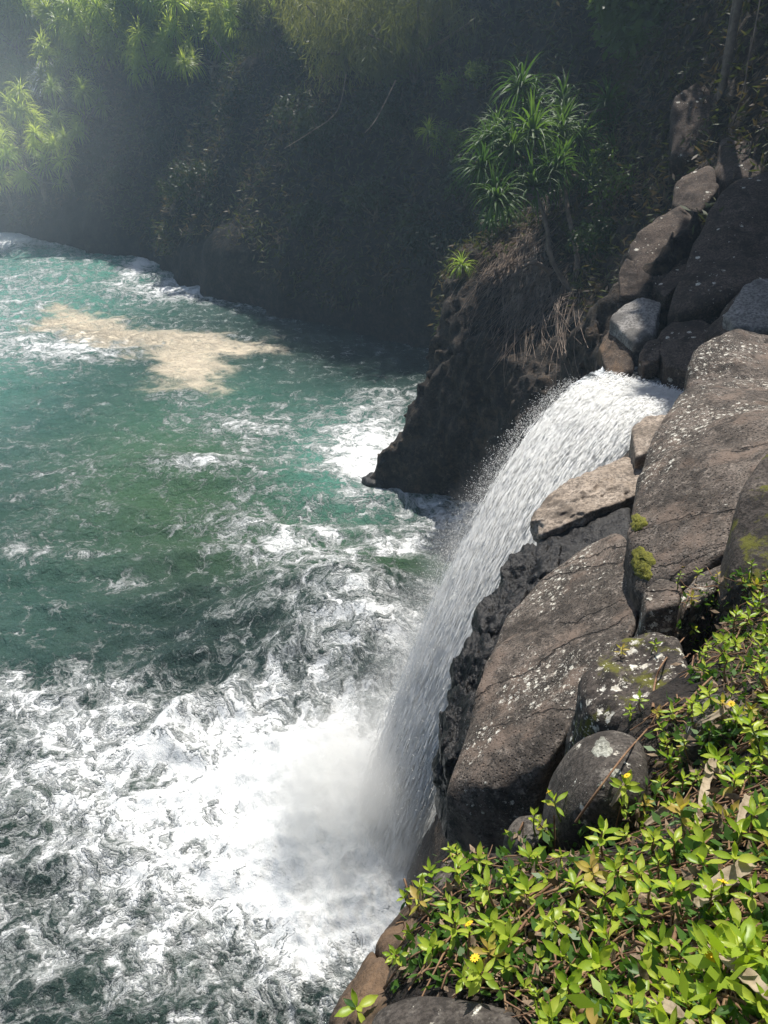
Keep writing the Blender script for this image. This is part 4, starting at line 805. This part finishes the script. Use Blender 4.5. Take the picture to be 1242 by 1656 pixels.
for (u, v) in [(1095, 950), (1200, 1195), (905, 1335), (1150, 1480), (1150, 1552), (1042, 1562), (792, 1598), (762, 1563), (1000, 1285)]:
    shoot(u, v, .09, True)
for (u, v) in [(1035, 1150), (1020, 1165), (1055, 1055), (1000, 1062), (700, 1430), (665, 1470), (740, 1400), (810, 1330), (690, 1390), (645, 1560)]: shoot(u, v, .06)
rt = tag(empty('creeper_seedling', ground(577, 1645)[0]), 'lone seedling on the rusty rim rock at the bottom', 'seedling'); shoot(577, 1645, .05, False, 1.0, rt)
# litter, runners and small dark leaves beneath
def near_scatter(n, fn):
    out = []
    while len(out) < n:
        u = random.uniform(600, 1400); v = random.uniform(925, 1780)
        if inpoly(u, v, VEG) < -6: continue
        h = ground(u, v)
        if h is not None and h[0].y < 5: out.append(fn(np.array(h[0]), np.array(h[1]), u, v))
    return joinm([x for x in out if x is not None])
def runner(q, nn_, u, v):
    a_ = random.uniform(0, 6.28); L = random.uniform(.05, .22); pts = []
    for j in range(5):
        x = q+np.array([math.cos(a_), math.sin(a_), 0])*L*(j/4-.5); z = drop(BVN, x[0], x[1], 11.6); pts.append((x[0], x[1], (z if z is not None and abs(z-q[2]) < .2 else q[2])+.012+.03*random.random()))
    return tube(np.array(pts), np.linspace(.0032, .0018, 5)*random.uniform(.6, 1.4), 4)
v, f = near_scatter(900, runner); tag(obj('runners', np_mesh('runners', v, f, [M['stem']])), 'reddish brown creeper runners tangled over the ground', 'stems', kind='stuff')
rs = np.random.default_rng(44)
v, f = near_scatter(1500, lambda q, n_, u, v: scatter_leaves(q+np.array([0, 0, .018]), (.03, .03, .015), 4, .034, rs, .0, .5, .2)); tag(obj('small_leaves', np_mesh('small_leaves', v, f, [M['leafd']], smooth=False)), 'small dark green leaves under the creepers', 'leaves', kind='stuff')
v, f = near_scatter(1300, lambda q, n_, u, v: scatter_leaves(q+np.array([0, 0, .008]), (.03, .03, .006), 3, .04, rs, .3, .4, .2)); tag(obj('leaf_litter', np_mesh('leaf_litter', v, f, [M['litter']], smooth=False)), 'brown dead leaf litter under the creepers', 'litter', kind='stuff')
# the creeper carpet goes on beyond the frame on the right
ra = []; rb = []; rs2 = np.random.default_rng(46)
while len(ra) < 2600:
    x, y = rs2.uniform(.1, 4.2), rs2.uniform(-1.6, 3.6); q_ = EYE-np.array([x, y, 10.3]); fw = y*CP+1.7*SP; u_ = 621+FPX*x/max(fw, .05); v_ = 828-FPX*(y*SP-1.7*CP)/max(fw, .05)
    if (u_ < 1330 and v_ < 1740) or y > 1.3+.95*x: continue
    z = drop(BVN, x, y, 11.6)
    if z is None or z < 9.3: continue
    a_ = rs2.normal(0, .02, 2); ra.append(scatter_leaves((x+a_[0], y+a_[1], z+rs2.uniform(.03, .09)), (.028, .028, .016), 7, .05, rs2, -.15, .42, .15))
    if len(ra) % 2: rb.append(runner(np.array([x, y, z]), None, 0, 0))
v, f = joinm(ra); tag(obj('ground_creeper', np_mesh('ground_creeper', v, f, [M['leaf']], smooth=False)), 'creeper carpet spreading over the cliff top', 'creeper', kind='stuff')
v, f = joinm(rb); tag(obj('runners', np_mesh('runners', v, f, [M['stem']])), 'brown runners under the creeper carpet', 'stems', kind='stuff')
# long stems and dry strap leaves
def near_pt(u, v, lift):
    h = ground(u, v); q = np.array(h[0]); return q+np.array([0, 0, lift*.5])+(EYE-q)/np.linalg.norm(EYE-q)*lift
def dryleaf(px, w, lb, seed):
    r = np.random.default_rng(seed); pts = smooth_path([near_pt(x[0], x[1], .06) for x in px], 16); V = []; F = []; tg = np.gradient(pts, axis=0)
    for i in range(16):
        view = EYE-pts[i]; s_ = np.cross(tg[i], view+np.array([.3, .2, .8])); s_ /= np.linalg.norm(s_); f = i/15; ww = w*.72*(.55+.45*math.sin(math.pi*min(1, f*1.1+.1)))*(1+.25*r.normal(0, .5)); n_ = np.cross(s_, tg[i]); n_ /= np.linalg.norm(n_)
        V += [pts[i]-s_*ww+n_*ww*.5, pts[i]-s_*ww*.4-n_*ww*.1, pts[i]+s_*ww*.45, pts[i]+s_*ww+n_*ww*.45*r.uniform(.2, 1.2)]
    for i in range(15):
        for j in range(3): F.append((i*4+j, i*4+j+1, i*4+j+5, i*4+j+4))
    me = np_mesh('dry_leaf', np.array(V), np.array(F), [M['dry']]); o = tag(obj('dry_leaf', me), lb, 'dry leaf'); mo = o.modifiers.new('th', 'SOLIDIFY'); mo.thickness = .0015
for px, lb, rad in [([(930, 1335, 2.25), (965, 1285, 2.25), (1010, 1225, 2.27), (1045, 1185, 2.38)], 'long brown stem lying across the round boulder', .0042),
                    ([(1055, 1150, 2.75), (1058, 1110, 2.8), (1072, 1075, 2.85), (1110, 1030, 3.0)], 'reddish stem rising above the round boulder', .006),
                    ([(1085, 1170, 2.6), (1120, 1130, 2.7), (1150, 1100, 2.75)], 'short pinkish stem beside the half-hidden grey rock', .006),
                    ([(915, 1640, 1.66), (960, 1645, 1.62), (1010, 1640, 1.6), (1035, 1660, 1.58)], 'orange brown runner along the bottom edge', .008),
                    ([(1094, 1470, 1.72), (1092, 1500, 1.74), (1085, 1540, 1.76)], 'upright orange stem in the lower right creepers', .007),
                    ([(1005, 1610, 1.66), (1030, 1640, 1.64), (1048, 1670, 1.62)], 'slanting reddish twig at the bottom edge', .006)]:
    v, f = tube(smooth_path([near_pt(x[0], x[1], .03) for x in px], 14), np.linspace(rad, rad*.6, 14), 6); tag(obj('vine_stem', np_mesh('vine_stem', v, f, [M['stem']])), lb, 'stem')
for i, a_ in enumerate([([(1152, 1235, 2.05), (1140, 1270, 2.02), (1132, 1310, 2.0), (1122, 1355, 2.02)], .019, 'tall tan dry strap leaf standing right of the round boulder'),
                        ([(1180, 1145, 2.5), (1160, 1165, 2.5), (1130, 1180, 2.55)], .013, 'pale dry leaf folded over the half-hidden grey rock'),
                        ([(1210, 1410, 1.8), (1170, 1435, 1.82), (1135, 1465, 1.84), (1120, 1480, 1.85)], .020, 'tan dry leaf slanting across the lower right creepers'),
                        ([(1145, 1540, 1.66), (1180, 1575, 1.62), (1215, 1610, 1.6), (1250, 1640, 1.58)], .020, 'thick pale dry leaf stem at the bottom right corner'),
                        ([(1205, 1300, 1.95), (1195, 1330, 1.95), (1190, 1355, 1.96)], .013, 'short curled dry leaf near the right edge'),
                        ([(1080, 1315, 2.1), (1060, 1330, 2.1), (1040, 1345, 2.12)], .016, 'pale dry leaf flake left of the tall strap leaf'),
                        ([(1010, 1275, 2.25), (995, 1300, 2.25), (985, 1315, 2.26)], .009, 'small split dry leaf at the foot of the round boulder'),
                        ([(1050, 1630, 1.62), (1090, 1655, 1.6), (1130, 1690, 1.58)], .014, 'flat bleached dry leaf at the bottom edge')]): dryleaf(*a_, seed=i)
# lichen spot on the round boulder, moss on the largest boulder
bo = [o for o in S.objects if o.get('label', '').startswith('smooth round grey')][0]; bvb = ROCKBV[7]
def patch(parent, bv, u, v, rad, mat, name, thick, seed):
    r = np.random.default_rng(seed); V = []; F = []; nr_, na = 7, 22
    h0 = look(u, v, [bv])
    for i in range(nr_):
        for j in range(na):
            a_ = 2*math.pi*j/na; rr_ = rad*(i/(nr_-1))*(1+.16*math.sin(3*a_+seed)+.1*math.sin(7*a_)); h = look(u+rr_*math.cos(a_), v+rr_*math.sin(a_), [bv]) or h0
            e = thick*(1-(i/(nr_-1))**6)*(1+r.normal(0, .45))-.0015*(i == nr_-1); V.append(np.array(h[0])+np.array(h[1])*max(e, -.002))
    for i in range(nr_-1):
        for j in range(na): F.append((i*na+j, (i+1)*na+j, (i+1)*na+(j+1) % na, i*na+(j+1) % na))
    o = obj(name, np_mesh(name, np.array(V)-np.array(parent.location), np.array(F), [mat]), parent); return o
M['lich'] = rock_mat('lichen', (.36, .36, .30), (.52, .52, .45), (.66, .66, .6), grain=130, bump=1.0)
M['moss'] = plain_mat('moss', (.07, .075, .008), (.20, .19, .02), 60, .95, 1.0)
for (u, v, r0) in [(974, 1210, 17), (973, 1270, 6), (995, 1250, 9)]: patch(bo, bvb, u, v, r0, M['lich'], 'lichen', .004, u)
bg = [o for o in S.objects if o.get('label', '').startswith('largest brown')][0]
for (u, v, r0) in [(1032, 845, 14), (1038, 905, 20), (1042, 925, 14)]:
    h = look(u, v, [ROCKBV[1]])
    if h is not None: patch(bg, ROCKBV[1], u, v, r0, M['moss'], 'moss', .014, u)

# ------------------------------------------------------------------ surf spray at the far left, mist added to brighten the haze there
k = NT('surf_glow_mist_volume'); co = k.N('ShaderNodeTexCoord').outputs['Object']; ln = k.N('ShaderNodeVectorMath', {0: co}, operation='LENGTH').outputs['Value']
M['smist'] = k.fin(k.N('ShaderNodeVolumePrincipled', {'Color': (.9, .96, 1, 1), 'Density': k.math('MULTIPLY', k.ss(ln, .15, 1.0, 1.0, 0.0), .016), 'Anisotropy': .2}), True)
me3 = mist.data.copy(); me3.materials.clear(); me3.materials.append(M['smist'])
m3 = tag(obj('surf_glow_mist', me3), 'pale sea spray with added bright haze over the surf below far cliff', 'mist', kind='stuff'); m3.location = (-29, 56, 8); m3.scale = (19, 13, 14)
# ------------------------------------------------------------------ haze
k = NT('haze_air'); M['haze'] = k.fin(k.N('ShaderNodeVolumePrincipled', {'Color': (.58, .79, 1.0, 1), 'Density': HAZE, 'Anisotropy': .35}), True)
bm = bmesh.new(); bmesh.ops.create_cube(bm, size=1.0); me = bpy.data.meshes.new('haze'); bm.to_mesh(me); bm.free(); me.materials.append(M['haze'])
hz = tag(obj('haze', me), 'thin bright sea haze in the air', 'haze', kind='stuff'); hz.scale = (240, 260, 52); hz.location = (0, 60, 23)
